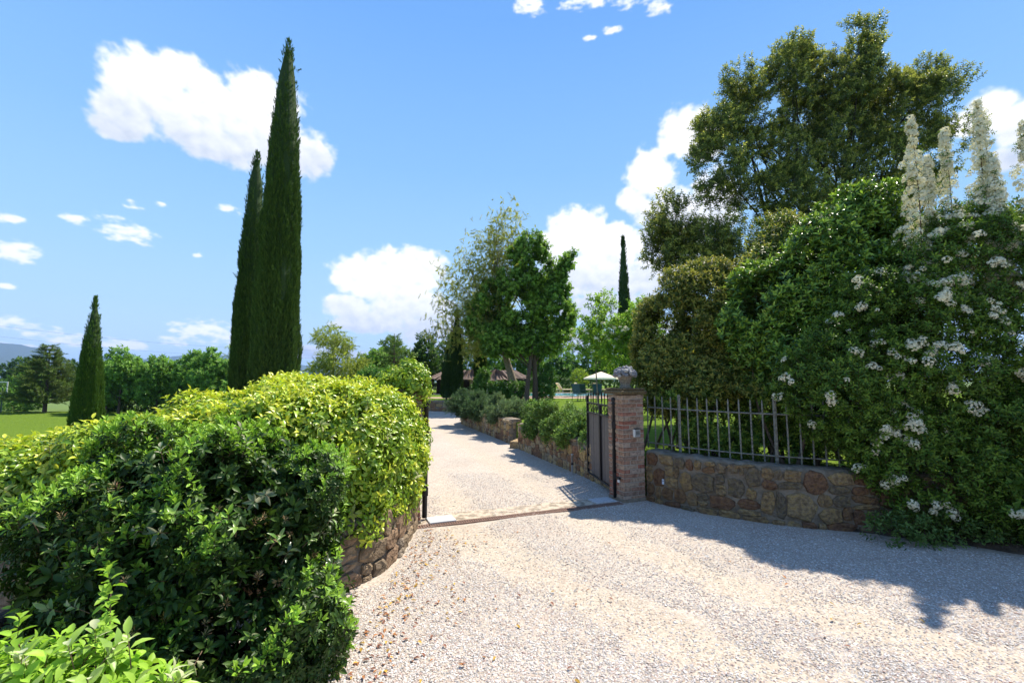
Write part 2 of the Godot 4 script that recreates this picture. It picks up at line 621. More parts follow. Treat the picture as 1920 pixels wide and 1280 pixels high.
func stone_wall(called: String, label: String, path0: Array, side: float, h0: float, h1: float, thick: float, mats: Array, wmin: float, wmax: float, hmin: float, hmax: float, y0 := 0.0, ends := true) -> Node3D:
	var path := rounded(path0)
	var L := length_of(path)
	var base := Vector3(path[0].x, y0, path[0].y)
	var t := thing(called, label, "wall", base)
	# mortar body, set back behind the stone faces
	var st := begin()
	st.set_smooth_group(0)
	var n := int(ceil(L / 0.12))
	var rows := []
	for i in n + 1:
		var s := L * i / n
		var a := along(path, s)
		var nn := Vector2(-a[1].y, a[1].x) * side
		var hh := lerpf(h0, h1, s / L) + fn.get_noise_2d(s * 40.0, h0 * 90.0) * 0.025
		var f: Vector2 = a[0] - nn * 0.026
		var bk: Vector2 = a[0] - nn * thick
		var wob := fn.get_noise_2d(s * 70.0, 7.0) * 0.012
		f += nn * wob
		rows.append([Vector3(f.x, -0.12, f.y) - Vector3(base.x, 0, base.z), Vector3(f.x, hh - 0.03, f.y) - Vector3(base.x, 0, base.z), Vector3(f.x - nn.x * 0.04, hh + 0.01, f.y - nn.y * 0.04) - Vector3(base.x, 0, base.z), Vector3(bk.x + nn.x * 0.04, hh + 0.012 + wob, bk.y + nn.y * 0.04) - Vector3(base.x, 0, base.z), Vector3(bk.x, hh - 0.03, bk.y) - Vector3(base.x, 0, base.z), Vector3(bk.x, -0.12, bk.y) - Vector3(base.x, 0, base.z)])
	for i in n:
		for k in 5:
			quad(st, rows[i][k], rows[i + 1][k], rows[i + 1][k + 1], rows[i][k + 1])
	st.set_smooth_group(-1)
	for e in [rows[0], rows[n]]:
		for k in range(1, 5):
			tri(st, e[0], e[k], e[k + 1])
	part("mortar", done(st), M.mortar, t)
	var faces := [[path, L, h0, h1]]
	if ends:
		for e in [0, 1]:
			var a := along(path, 0.001 if e == 0 else L - 0.001)
			var nn := Vector2(-a[1].y, a[1].x) * side
			var p: Vector2 = a[0]
			var back := p - nn * thick
			faces.append([[back, p] if (e == 0) == (side > 0) else [p, back], thick, h0 if e == 0 else h1, h0 if e == 0 else h1])
			if side < 0:
				faces[-1][0] = [back, p] if e == 0 else [p, back]
	for fi in faces.size():
		var fp: Array = faces[fi][0]
		var FL: float = faces[fi][1]
		var y := -0.03
		var row := 0
		var claimed := []   # stretches of this row that a tall stone of the row below fills
		while y < maxf(faces[fi][2], faces[fi][3]) - 0.05:
			var rh := rf(hmin, hmax)
			var rh2 := rf(hmin, hmax)
			var next := []
			var s := rf(-0.1, 0.0)
			while s < FL - 0.03:
				var w := rf(wmin, wmax) * (0.6 if rng.randf() < 0.25 else 1.0)
				var skip := -1.0
				for c in claimed:
					if s < c[1] - 0.01 and s + w > c[0]:
						if s >= c[0] - 0.05:
							skip = c[1]
						else:
							w = c[0] - s
				if skip > 0.0:
					s = skip
					continue
				var s0 := maxf(s, 0.0)
				var s1 := minf(s + w, FL)
				s += w
				if s1 - s0 < 0.045:
					continue
				var mid := (s0 + s1) * 0.5
				var top: float = lerpf(faces[fi][2], faces[fi][3], mid / FL) - 0.012
				var wob := fn.get_noise_2d(mid * 28.0, row * 37.0) * 0.055
				var wob2 := fn.get_noise_2d(mid * 28.0, (row + 1) * 37.0) * 0.055
				var ya := y + (wob if row > 0 else 0.0)
				var y1 := y + rh + wob2
				if rng.randf() < 0.22 and s1 - s0 > 0.13 and row > 0:
					y1 += rh2 * 0.8
					next.append([s0, s1])
				y1 = minf(y1, top)
				if top - y1 < 0.05:
					y1 = top
				if y1 - ya < 0.04:
					continue
				var cells := [[s0, s1, ya, y1]]
				if rng.randf() < 0.22 and y1 - ya > 0.13:
					var ym := lerpf(ya, y1, rf(0.35, 0.65))
					cells = [[s0, s1, ya, ym], [s0, s1, ym, y1]]
				for c in cells:
					var a := along(fp, (c[0] + c[1]) * 0.5)
					var nn := Vector2(-a[1].y, a[1].x) * side
					if fi > 0:
						nn = Vector2(-a[1].y, a[1].x)
						if nn.dot(a[0] - (along(path, L * 0.5)[0] as Vector2)) < 0:
							nn = -nn
					var z3 := Vector3(nn.x, 0, nn.y)
					var x3 := Vector3.UP.cross(z3).normalized()
					var b := Basis(x3, Vector3.UP, z3)
					b = Basis(z3, rf(-0.16, 0.16)) * b * Basis.from_scale(Vector3((c[1] - c[0] - 0.004) * rf(0.97, 1.12) * (1 if rng.randf() < 0.5 else -1), (c[3] - c[2] - 0.004) * rf(0.97, 1.12), rf(0.07, 0.1)))
					var p := Vector3(a[0].x, (c[2] + c[3]) * 0.5, a[0].y) - Vector3(base.x, 0, base.z) - z3 * rf(0.03, 0.044)
					part("stone", stone_shapes[rng.randi() % stone_shapes.size()], mats[rng.randi() % mats.size()], t, Transform3D(b, p))
			y += rh
			row += 1
			claimed = next
	return t

func brick_pillar(label: String, at: Vector3, turn: float) -> Node3D:
	var t := thing("brick_pillar", label, "gate pillar", at, turn, "brick gate pillars")
	var st := begin()
	box(st, Vector3(0, 0.74, 0), Vector3(0.182, 0.8, 0.182))
	part("mortar_core", done(st), M.brick_mortar, t)
	var shapes := []
	for i in 3:
		var s2 := begin()
		box(s2, Vector3.ZERO, Vector3(0.1245 - 0.001 * i, 0.0265, 0.0595), Basis.IDENTITY, 0.003 + 0.0015 * i)
		shapes.append(done(s2))
	for c in 24:
		for k in 4:
			var a := k * PI / 2
			var mirror := 1.0 if c % 2 == 0 else -1.0
			var p := Vector3(0.065 * mirror, 0.02 + 0.032 + c * 0.064, 0.13).rotated(Vector3.UP, a)
			var b := Basis(Vector3.UP, a + rf(-0.006, 0.006)) * Basis(Vector3(0, 0, 1), rf(-0.008, 0.008))
			part("brick", shapes[rng.randi() % 3], M.bricks[rng.randi() % M.bricks.size()], t, Transform3D(b, p + Vector3(rf(-0.003, 0.003), rf(-0.002, 0.002), rf(-0.003, 0.003))))
	return t

func ring_mesh(r: float, w: float) -> ArrayMesh:
	var st := begin()
	st.set_smooth_group(0)
	var n := 14
	for i in n:
		for k in 5:
			var q := []
			for e in [[i, k], [i + 1, k], [i + 1, k + 1], [i, k + 1]]:
				var a: float = TAU * e[0] / n
				var b: float = TAU * e[1] / 5
				q.append(Vector3(cos(a) * (r + w * cos(b)), sin(a) * (r + w * cos(b)), w * sin(b)))
			quad(st, q[0], q[1], q[2], q[3])
	return done(st)

func gate_leaf(label: String, hinge: Vector3, dir: Vector3, ln: float) -> Node3D:
	var t := thing("gate_leaf", label, "gate", hinge, atan2(-dir.z, dir.x), "iron gate leaves")
	var post := begin()
	lathe(post, [Vector2(0.0, 0.03), Vector2(0.032, 0.03), Vector2(0.032, 1.40), Vector2(0.042, 1.405), Vector2(0.042, 1.42), Vector2(0.026, 1.43), Vector2(0.04, 1.45), Vector2(0.043, 1.475), Vector2(0.036, 1.5), Vector2(0.0, 1.515)], 12)
	part("hinge_post", done(post), M.iron, t)
	var y0 := 0.13
	var yt := 1.2
	var fr := begin()
	for x in [0.06, ln * 0.48, ln]:
		box(fr, Vector3(x, (y0 + (1.5 if x == ln else 1.38)) * 0.5, 0), Vector3(0.016, ((1.5 if x == ln else 1.38) - y0) * 0.5, 0.018), Basis.IDENTITY, 0.003)
	for y in [y0, yt, 1.37]:
		box(fr, Vector3((ln + 0.06) * 0.5, y, 0), Vector3((ln - 0.06) * 0.5 - 0.017, 0.013, 0.014), Basis.IDENTITY, 0.003)
	part("frame", done(fr), M.iron, t)
	for y in [0.35, 1.1]:
		var hg := begin()
		tube(hg, [Vector3(0, y - 0.05, 0), Vector3(0, y + 0.05, 0)], [0.042, 0.042], 10)
		box(hg, Vector3(0.05, y, 0), Vector3(0.02, 0.02, 0.008))
		part("hinge", done(hg), M.iron, t)
	var cnt := 9
	var w := (ln - 0.08) / cnt
	var bm := box_mesh(Vector3(w * 0.5 - 0.004, (yt - y0) * 0.5 - 0.014, 0.006), 0.004)
	for i in cnt:
		part("panel_board", bm, M.gate_board, t, Transform3D(Basis.IDENTITY, Vector3(0.08 + w * (i + 0.5), (y0 + yt) * 0.5, 0.024 if i % 2 == 0 else 0.0215)))
	var bars := 9
	var rm := ring_mesh(0.046, 0.007)
	for i in bars:
		var x := 0.06 + (ln - 0.06) * (i + 0.5) / bars
		var top := 1.52 + 0.05 * sin(PI * (i + 0.5) / bars)
		var b := begin()
		tube(b, [Vector3(x, yt + 0.01, 0), Vector3(x, top - 0.05, 0), Vector3(x, top - 0.04, 0), Vector3(x, top + 0.03, 0)], [0.0075, 0.0075, 0.016, 0.001], 6)
		part("bar", done(b), M.iron, t)
		part("ring", rm, M.iron, t, Transform3D(Basis.IDENTITY, Vector3(x, 1.37 - 0.06, 0.012)))
	return t

# ------------------------------------------------------------------ trees
func limb(st: SurfaceTool, a: Vector3, b: Vector3, r0: float, r1: float, bow := 0.08, sides := 7) -> void:
	var pts := []
	var rad := []
	var off := Vector3(rf(-1, 1), rf(-0.3, 0.6), rf(-1, 1)) * a.distance_to(b) * bow
	for i in 6:
		var t := i / 5.0
		pts.append(a.lerp(b, t) + off * sin(PI * t))
		rad.append(lerpf(r0, r1, pow(t, 0.8)))
	tube(st, pts, rad, sides)

func wood(parent: Node, called: String, a: Vector3, b: Vector3, r0: float, r1: float, m: Material, bow := 0.08, sides := 7) -> void:
	var st := begin()
	limb(st, a, b, r0, r1, bow, sides)
	part(called, done(st), m, parent)

# a broadleaf tree: trunk, limbs out to clumps, leaves on the clumps
func broad_tree(called: String, label: String, base: Vector3, height: float, radius: Vector2, clear: float, clumps: int, leaves: int, meshes: Array, m: Material, bark: Material, o := {}) -> Node3D:
	var t := thing(called, label, o.get("category", "tree"), base, 0.0, o.get("group", ""))
	var lean: Vector3 = o.get("lean", Vector3.ZERO)
	var blobs := []
	var cy := (clear + height) * 0.5
	var ry := (height - clear) * 0.5
	var csize: float = o.get("clump", 0.34)
	for i in clumps:
		var d := Vector3(rng.randfn(), rng.randfn(), rng.randfn()).normalized() * pow(rng.randf(), 0.45)
		var taper = 1.0 - maxf(d.y, 0.0) * o.get("point", 0.3)
		var c := Vector3(d.x * radius.x * taper, cy + d.y * ry * 0.88, d.z * radius.y * taper) * 1.0
		c.x *= 1.0 - csize * 0.55
		c.z *= 1.0 - csize * 0.55
		c += lean * (c.y / height)
		var r := minf(radius.x, ry) * csize * rf(0.7, 1.25)
		blobs.append([c, Vector3(r, r * rf(0.7, 1.0) * o.get("tall", 1.0), r)])
	if o.get("leader", true):
		blobs.append([Vector3(0, height - ry * 0.22, 0) + lean, Vector3(radius.x * 0.2, ry * 0.22, radius.x * 0.2)])
	var st := begin()
	var trad: float = o.get("trunk", height * 0.018)
	var top := Vector3(0, lerpf(clear, height, 0.7), 0) + lean * 0.7
	limb(st, Vector3(0, -0.1, 0), top, trad, trad * 0.2, o.get("bow", 0.03), 9)
	part("trunk", done(st), bark, t)
	for i in mini(clumps, o.get("limbs", 14)):
		var c: Vector3 = blobs[i][0]
		var sy := clampf(c.y - (Vector2(c.x, c.z).length()) * rf(0.5, 0.9), clear * 0.75, top.y * 0.95)
		var s := Vector3(0, sy, 0) + lean * (sy / height)
		wood(t, "branch", s, c, trad * 0.42, trad * 0.08, bark, 0.1, 6)
	var pts := scatter(blobs, leaves, o)
	foliage(t, "foliage", meshes, m, pts, o)
	return t

func cypress(label: String, base: Vector3, height: float, r: float, sprays: int, o := {}) -> Node3D:
	var t := thing("cypress_tree", label, "cypress", base, 0.0, "cypress trees")
	var prof := func(y: float) -> float:
		var u := y / height
		return r * (0.62 + 0.38 * smoothstep(0.0, 0.12, u)) * pow(maxf(1.0 - u, 0.0), o.get("pow", 0.62))
	var st := begin()
	tube(st, [Vector3(0, -0.1, 0), Vector3(0, height * 0.25, 0), Vector3(0, height * 0.8, 0)], [r * 0.2, r * 0.16, r * 0.03], 8)
	part("trunk", done(st), M.bark, t)
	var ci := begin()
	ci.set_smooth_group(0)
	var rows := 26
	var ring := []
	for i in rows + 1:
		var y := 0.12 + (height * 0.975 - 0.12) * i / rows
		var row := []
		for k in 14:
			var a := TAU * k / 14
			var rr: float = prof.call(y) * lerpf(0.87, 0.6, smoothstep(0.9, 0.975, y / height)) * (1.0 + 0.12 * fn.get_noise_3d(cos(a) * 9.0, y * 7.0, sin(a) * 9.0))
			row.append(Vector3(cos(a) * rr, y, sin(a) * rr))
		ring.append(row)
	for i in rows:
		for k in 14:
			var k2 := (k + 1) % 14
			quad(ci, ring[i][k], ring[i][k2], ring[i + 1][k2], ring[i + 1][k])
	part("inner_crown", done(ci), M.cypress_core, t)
	var pos := PackedVector3Array()
	var nrm := PackedVector3Array()
	while pos.size() < sprays:
		var y := height * (1.0 - sqrt(rng.randf())) * 0.6 + height * rng.randf() * 0.4
		if pos.size() < 160:
			y = height * rf(0.93, 1.0)
		var a := rng.randf() * TAU
		var rr: float = prof.call(y)
		if pos.size() >= 160 and rng.randf() > rr / r + 0.06:
			continue
		rr *= 0.9 + 0.12 * fn.get_noise_3d(cos(a) * 14.0, y * 5.0, sin(a) * 14.0) * 2.0 + rf(-0.05, 0.05)
		if pos.size() < 160:
			rr *= rng.randf()
		pos.append(Vector3(cos(a) * rr, y, sin(a) * rr))
		nrm.append(Vector3(cos(a), 0.1, sin(a)))
	foliage(t, "foliage", S.cypress, M.leaf_dull, [pos, nrm], {"out": o.get("out", 0.26), "up": 1.0, "rnd": 0.14, "s0": o.get("s0", 0.7), "s1": o.get("s1", 1.3), "tints": o.get("tints", [Color(1, 1, 1), Color(0.8, 0.85, 0.8), Color(1.25, 1.2, 0.9)])})
	if o.has("shaggy"):
		var p2 := PackedVector3Array()
		var n2 := PackedVector3Array()
		for i in int(o.shaggy):
			var y := height * rf(0.08, 0.93)
			var a := rng.randf() * TAU
			var rr: float = prof.call(y) * 1.0
			p2.append(Vector3(cos(a) * rr, y, sin(a) * rr))
			n2.append(Vector3(cos(a), 0.0, sin(a)))
		foliage(t, "loose_spray", S.cypress, M.leaf_dull, [p2, n2], {"out": 0.7, "up": 1.0, "rnd": 0.3, "s0": 0.8, "s1": 1.3, "tints": [Color(1.2, 1.2, 0.9), Color(1.5, 1.4, 0.9)]})
	return t

# a rounded shrub of one kind of shoot
func shrub(called: String, label: String, base: Vector3, blobs: Array, n: int, meshes: Array, m: Material, o := {}) -> Node3D:
	var t := thing(called, label, o.get("category", "shrub"), base, 0.0, o.get("group", ""))
	var stems: int = o.get("stems", 5)
	for i in stems:
		var bl: Array = blobs[i % blobs.size()]
		var c: Vector3 = bl[0]
		var foot := Vector3(rf(-0.3, 0.3) * o.get("foot", 0.4) + c.x * 0.6, -0.05, rf(-0.3, 0.3) * o.get("foot", 0.4) + c.z * 0.6)
		var tip := c + Vector3(rf(-0.4, 0.4) * bl[1].x, rf(-0.2, 0.4) * bl[1].y, rf(-0.4, 0.4) * bl[1].z)
		wood(t, "stem", foot, tip, o.get("stemr", 0.018), 0.004, M.bark, 0.12, 6)
	foliage(t, "foliage", meshes, m, scatter(blobs, n, o), o)
	return t

func _ready() -> void:
	rng.seed = 20240517
	fn.seed = 3
	fn.noise_type = FastNoiseLite.TYPE_SIMPLEX_SMOOTH
	fn.frequency = 0.1
	fn.fractal_octaves = 3
	# ---------------- camera
	var cam := Camera3D.new()
	cam.name = "camera"
	cam.fov = 73.25
	cam.near = 0.05
	cam.far = 12000.0
	cam.position = EYE
	cam.rotation_degrees = Vector3(4.978, 0, 0)
	add_child(cam)
	cam.current = true
	# ---------------- sun, sky, exposure
	var az := deg_to_rad(44.0)
	var el := deg_to_rad(58.0)
	var sunv := Vector3(sin(az) * cos(el), sin(el), -cos(az) * cos(el))
	var sun := DirectionalLight3D.new()
	sun.name = "sun"
	sun.basis = Basis.looking_at(-sunv)
	sun.light_energy = 1.35
	sun.light_color = Color(1.0, 0.965, 0.90)
	sun.light_angular_distance = 0.53
	sun.shadow_enabled = true
	add_child(sun)
	var env := Environment.new()
	env.background_mode = Environment.BG_SKY
	env.tonemap_mode = Environment.TONE_MAPPER_LINEAR
	env.tonemap_exposure = 2.3
	env.background_energy_multiplier = 0.56
	env.fog_enabled = true
	env.fog_density = 0.00012
	env.fog_light_color = Color(0.58, 0.74, 1.0)
	env.sdfgi_enabled = true
	env.ssao_enabled = true
	env.ssil_enabled = true
	var sky := Sky.new()
	var pan := PanoramaSkyMaterial.new()
	pan.panorama = ImageTexture.create_from_image(make_sky(sunv))
	sky.sky_material = pan
	env.sky = sky
	var we := WorldEnvironment.new()
	we.name = "environment"
	we.environment = env
	add_child(we)
	make_materials()
	make_shoots()
	build_ground()
	build_walls()
	build_gate()
	build_left_plants()
	build_right_plants()
	build_terrace()
	build_background()
	build_small_things()

func make_materials() -> void:
	var fine := noise_tex(512, 0.02, [[0.0, Color(0.55, 0.55, 0.55)], [0.5, Color(0.85, 0.85, 0.85)], [1.0, Color(1, 1, 1)]], 5, FastNoiseLite.TYPE_SIMPLEX_SMOOTH, 5)
	var blot := noise_tex(512, 0.008, [[0.0, Color(0.35, 0.34, 0.32)], [0.42, Color(0.75, 0.73, 0.7)], [0.6, Color(1, 1, 1)], [1.0, Color(1.0, 0.96, 0.85)]], 9, FastNoiseLite.TYPE_SIMPLEX_SMOOTH, 6)
	var rough := noise_tex(512, 0.03, [], 21, FastNoiseLite.TYPE_SIMPLEX_SMOOTH, 5)
	S.fine = fine
	S.rough = rough
	var lichen := noise_tex(512, 0.012, [[0.0, Color(0.28, 0.24, 0.18)], [0.40, Color(0.62, 0.56, 0.48)], [0.55, Color(0.95, 0.9, 0.8)], [0.66, Color(1.0, 0.86, 0.42)], [0.75, Color(0.75, 0.66, 0.4)], [1.0, Color(0.4, 0.42, 0.3)]], 33, FastNoiseLite.TYPE_SIMPLEX_SMOOTH, 6)
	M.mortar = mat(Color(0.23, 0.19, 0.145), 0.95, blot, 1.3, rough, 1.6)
	M.brick_mortar = mat(Color(0.42, 0.36, 0.29), 0.95, fine, 3.0, rough, 0.5)
	M.bricks = []
	for c in [Color(0.34, 0.19, 0.13), Color(0.37, 0.24, 0.165), Color(0.40, 0.29, 0.21), Color(0.32, 0.13, 0.09), Color(0.30, 0.20, 0.15), Color(0.42, 0.31, 0.24), Color(0.36, 0.17, 0.12)]:
		M.bricks.append(mat(c, 0.92, blot, 4.0, rough, 0.35))
	var stone := func(list: Array, tex: Texture2D, sc: float) -> Array:
		var out := []
		for c in list:
			out.append(mat(c, 0.93, tex, sc, rough, 1.0))
		return out
	M.stone_r = stone.call([Color(0.25, 0.185, 0.12), Color(0.20, 0.13, 0.085), Color(0.28, 0.21, 0.13), Color(0.21, 0.17, 0.13), Color(0.19, 0.115, 0.08), Color(0.30, 0.235, 0.155), Color(0.17, 0.145, 0.115)], lichen, 2.6)  # right wall: its shade is partly put into these darker stone tones
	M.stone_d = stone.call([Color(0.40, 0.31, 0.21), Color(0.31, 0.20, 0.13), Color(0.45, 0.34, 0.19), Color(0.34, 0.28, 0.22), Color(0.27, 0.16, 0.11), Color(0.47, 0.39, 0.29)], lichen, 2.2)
	M.stone_l = stone.call([Color(0.25, 0.185, 0.12), Color(0.28, 0.21, 0.14), Color(0.21, 0.16, 0.11), Color(0.27, 0.18, 0.115), Color(0.22, 0.18, 0.14)], blot, 2.4)  # left wall: tan tones darkened, putting some of its shade into the colour
	M.iron = mat(Color(0.022, 0.021, 0.023), 0.5, fine, 6.0)
	M.iron.metallic = 0.3
	M.gate_board = mat(Color(0.115, 0.103, 0.10), 0.55, noise_tex(256, 0.03, [[0.0, Color(0.7, 0.7, 0.7)], [1.0, Color(1, 1, 1)]], 4), 1.2)
	M.fence = mat(Color(0.20, 0.20, 0.175), 0.65, blot, 5.0)
	M.bark = mat(Color(0.13, 0.095, 0.07), 0.95, blot, 3.0, rough, 1.5)
	M.bark_pale = mat(Color(0.30, 0.25, 0.19), 0.95, blot, 2.0, rough, 1.5)
	M.bark_dark = mat(Color(0.055, 0.045, 0.038), 0.95, blot, 2.0, rough, 2.0)
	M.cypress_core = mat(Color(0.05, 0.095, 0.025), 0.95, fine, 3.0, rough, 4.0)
	M.leaf_gloss = leafmat(0.34, 0.6, 0.45)
	M.leaf_vib = leafmat(0.42, 0.5, 0.32)
	M.leaf_soft = leafmat(0.5, 0.6, 0.4)
	M.leaf_dull = leafmat(0.65, 0.25, 0.25)
	M.leaf_thin = leafmat(0.5, 0.9, 0.35)
	M.leaf_tree = leafmat(0.45, 0.8, 0.35)
	M.leaf_shade = leafmat(0.55, 0.45, 0.3)
	var single := func(c: Color, r: float, bk: float) -> StandardMaterial3D:
		var m := leafmat(r, bk)
		m.vertex_color_use_as_albedo = false
		m.albedo_color = srgb(c)
		return m
	M.vib_new = [single.call(Color(0.12, 0.25, 0.03), 0.34, 0.6), single.call(Color(0.16, 0.29, 0.035), 0.36, 0.6), single.call(Color(0.09, 0.20, 0.028), 0.32, 0.55)]
	M.vib_old = [single.call(Color(0.022, 0.05, 0.018), 0.28, 0.4), single.call(Color(0.03, 0.066, 0.02), 0.3, 0.4)]
	M.jas = [single.call(Color(0.20, 0.27, 0.028), 0.3, 0.6), single.call(Color(0.27, 0.33, 0.035), 0.3, 0.6), single.call(Color(0.14, 0.22, 0.025), 0.28, 0.6), single.call(Color(0.36, 0.40, 0.04), 0.32, 0.6)]
	M.corner = [single.call(Color(0.21, 0.36, 0.035), 0.42, 0.7), single.call(Color(0.26, 0.42, 0.05), 0.42, 0.7), single.call(Color(0.17, 0.31, 0.03), 0.42, 0.7)]
	M.twig = mat(Color(0.17, 0.11, 0.075), 0.8)
	M.petal = mat(Color(0.74, 0.70, 0.53), 0.7)
	M.petal.backlight_enabled = true
	M.petal.backlight = Color(0.6, 0.6, 0.5)
	M.soil = mat(Color(0.075, 0.058, 0.042), 0.97, blot, 1.1, rough, 3.0)
	M.marble = mat(Color(0.50, 0.51, 0.52), 0.5, fine, 2.0)
	M.rust = mat(Color(0.24, 0.145, 0.11), 0.8, blot, 6.0)
	M.dark = mat(Color(0.008, 0.008, 0.008), 0.9)
	M.concrete = mat(Color(0.44, 0.37, 0.29), 0.95, blot, 1.6, rough, 0.6)
	M.cap = mat(Color(0.17, 0.135, 0.085), 0.95, lichen, 3.5, rough, 1.0)
	M.urn = mat(Color(0.28, 0.24, 0.19), 0.9, blot, 6.0, rough, 0.4)
	M.urn_fruit = mat(Color(0.28, 0.28, 0.30), 0.85, blot, 7.0, rough, 0.4)
	M.steel = mat(Color(0.42, 0.43, 0.44), 0.4)
	M.steel.metallic = 0.6
	M.white = mat(Color(0.72, 0.72, 0.70), 0.6)
	M.cream = mat(Color(0.74, 0.66, 0.50), 0.85)
	M.cream.backlight_enabled = true
	M.cream.backlight = Color(0.7, 0.65, 0.55)
	M.green_cloth = mat(Color(0.03, 0.07, 0.065), 0.8)
	M.green_metal = mat(Color(0.02, 0.055, 0.045), 0.5)
	M.terracotta = mat(Color(0.42, 0.15, 0.075), 0.9, fine, 3.0)
	M.thatch = mat(Color(0.26, 0.19, 0.15), 0.98, noise_tex(256, 0.05, [[0.0, Color(0.4, 0.38, 0.36)], [0.5, Color(0.85, 0.82, 0.8)], [1.0, Color(1, 1, 1)]], 6), 1.5, rough, 5.0)
	M.plaster = mat(Color(0.55, 0.45, 0.36), 0.95, fine, 1.0)
	M.coping = mat(Color(0.47, 0.33, 0.25), 0.9, blot, 0.8)
	M.wood = mat(Color(0.06, 0.042, 0.032), 0.85, noise_tex(512, 0.01, [[0.0, Color(0.5, 0.48, 0.46)], [0.5, Color(1, 1, 1)], [1.0, Color(1.4, 1.4, 1.5)]], 8, FastNoiseLite.TYPE_SIMPLEX_SMOOTH, 5), 2.5, rough, 0.6)
	M.water = mat(Color(0.10, 0.42, 0.46), 0.06)
	M.pool_tile = mat(Color(0.25, 0.55, 0.6), 0.5)

func make_shoots() -> void:
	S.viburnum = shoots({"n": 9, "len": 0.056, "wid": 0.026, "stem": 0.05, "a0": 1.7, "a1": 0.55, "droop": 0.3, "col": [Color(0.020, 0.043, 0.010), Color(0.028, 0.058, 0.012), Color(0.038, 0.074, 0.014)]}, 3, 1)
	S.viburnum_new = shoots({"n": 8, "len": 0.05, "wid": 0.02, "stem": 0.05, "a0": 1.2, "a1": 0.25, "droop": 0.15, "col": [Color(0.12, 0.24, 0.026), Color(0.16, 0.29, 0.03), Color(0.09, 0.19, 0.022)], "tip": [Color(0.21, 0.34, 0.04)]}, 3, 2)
	S.viburnum_berry = shoots({"n": 14, "len": 0.022, "wid": 0.004, "stem": 0.03, "a0": 1.2, "a1": 0.4, "droop": 0.1, "plain": true, "col": [Color(0.20, 0.11, 0.06), Color(0.26, 0.2, 0.1)]}, 1, 3)
	S.jasmine = shoots({"n": 9, "len": 0.056, "wid": 0.028, "stem": 0.09, "a0": 2.0, "a1": 1.2, "droop": 0.55, "col": [Color(0.13, 0.22, 0.018), Color(0.18, 0.28, 0.024), Color(0.09, 0.175, 0.016), Color(0.23, 0.33, 0.03)]}, 3, 4)
	S.jasmine_new = shoots({"n": 8, "len": 0.05, "wid": 0.024, "stem": 0.08, "a0": 1.6, "a1": 0.6, "droop": 0.35, "col": [Color(0.22, 0.32, 0.024), Color(0.28, 0.37, 0.028), Color(0.33, 0.40, 0.034)], "tip": [Color(0.37, 0.44, 0.035), Color(0.40, 0.42, 0.04)]}, 3, 5)
	S.corner = shoots({"n": 9, "len": 0.058, "wid": 0.03, "stem": 0.08, "a0": 1.5, "a1": 0.5, "droop": 0.25, "col": [Color(0.17, 0.31, 0.03), Color(0.22, 0.37, 0.04), Color(0.25, 0.40, 0.05)]}, 2, 6)
	S.laurel = shoots({"n": 9, "len": 0.078, "wid": 0.03, "stem": 0.10, "a0": 1.5, "a1": 0.5, "droop": 0.3, "col": [Color(0.045, 0.10, 0.018), Color(0.065, 0.135, 0.022), Color(0.09, 0.17, 0.025)], "tip": [Color(0.17, 0.27, 0.035), Color(0.22, 0.32, 0.04)]}, 3, 7)
	S.olive = shoots({"n": 11, "len": 0.055, "wid": 0.021, "stem": 0.10, "a0": 1.5, "a1": 0.5, "droop": 0.25, "col": [Color(0.08, 0.115, 0.025), Color(0.11, 0.135, 0.028), Color(0.065, 0.10, 0.02)], "tip": [Color(0.24, 0.22, 0.045), Color(0.19, 0.20, 0.04)]}, 3, 8)
	S.pyracantha = shoots({"n": 13, "len": 0.036, "wid": 0.014, "stem": 0.10, "a0": 1.4, "a1": 0.6, "droop": 0.2, "col": [Color(0.04, 0.085, 0.013), Color(0.058, 0.115, 0.016), Color(0.078, 0.14, 0.02)], "tip": [Color(0.11, 0.18, 0.025)]}, 3, 9)
	S.oak = shoots({"n": 16, "len": 0.085, "wid": 0.036, "stem": 0.26, "a0": 1.3, "a1": 0.5, "plain": true, "twigw": 0.004, "col": [Color(0.10, 0.14, 0.042), Color(0.135, 0.175, 0.05), Color(0.08, 0.115, 0.036)], "tip": [Color(0.24, 0.28, 0.06), Color(0.29, 0.30, 0.075)]}, 3, 10)
	S.sweetgum = shoots({"n": 13, "len": 0.13, "wid": 0.11, "stem": 0.36, "a0": 1.6, "a1": 0.7, "plain": true, "twigw": 0.005, "droop": 0.4, "col": [Color(0.09, 0.18, 0.026), Color(0.12, 0.22, 0.032), Color(0.075, 0.155, 0.022)], "tip": [Color(0.18, 0.30, 0.045)]}, 3, 11)
	S.birch = shoots({"n": 26, "len": 0.11, "wid": 0.07, "stem": 0.62, "a0": 1.3, "a1": 0.9, "plain": true, "twigw": 0.0025, "col": [Color(0.26, 0.28, 0.06), Color(0.31, 0.315, 0.08), Color(0.22, 0.25, 0.05)]}, 3, 12)
	S.far = shoots({"n": 12, "len": 0.24, "wid": 0.16, "stem": 0.45, "a0": 1.5, "a1": 0.5, "plain": true, "twigw": 0.008, "droop": 0.3, "col": [Color(0.085, 0.15, 0.032), Color(0.115, 0.185, 0.04), Color(0.065, 0.12, 0.026)]}, 3, 13)
	S.mid = shoots({"n": 12, "len": 0.11, "wid": 0.06, "stem": 0.24, "a0": 1.5, "a1": 0.5, "plain": true, "twigw": 0.004, "droop": 0.3, "col": [Color(0.10, 0.18, 0.03), Color(0.13, 0.22, 0.04), Color(0.07, 0.14, 0.025)]}, 3, 14)
	S.cypress = shoots({"n": 20, "len": 0.075, "wid": 0.017, "stem": 0.17, "a0": 0.75, "a1": 0.2, "plain": true, "twig": false, "droop": 0.0, "col": [Color(0.020, 0.044, 0.012), Color(0.028, 0.058, 0.015), Color(0.038, 0.07, 0.018)]}, 3, 15)
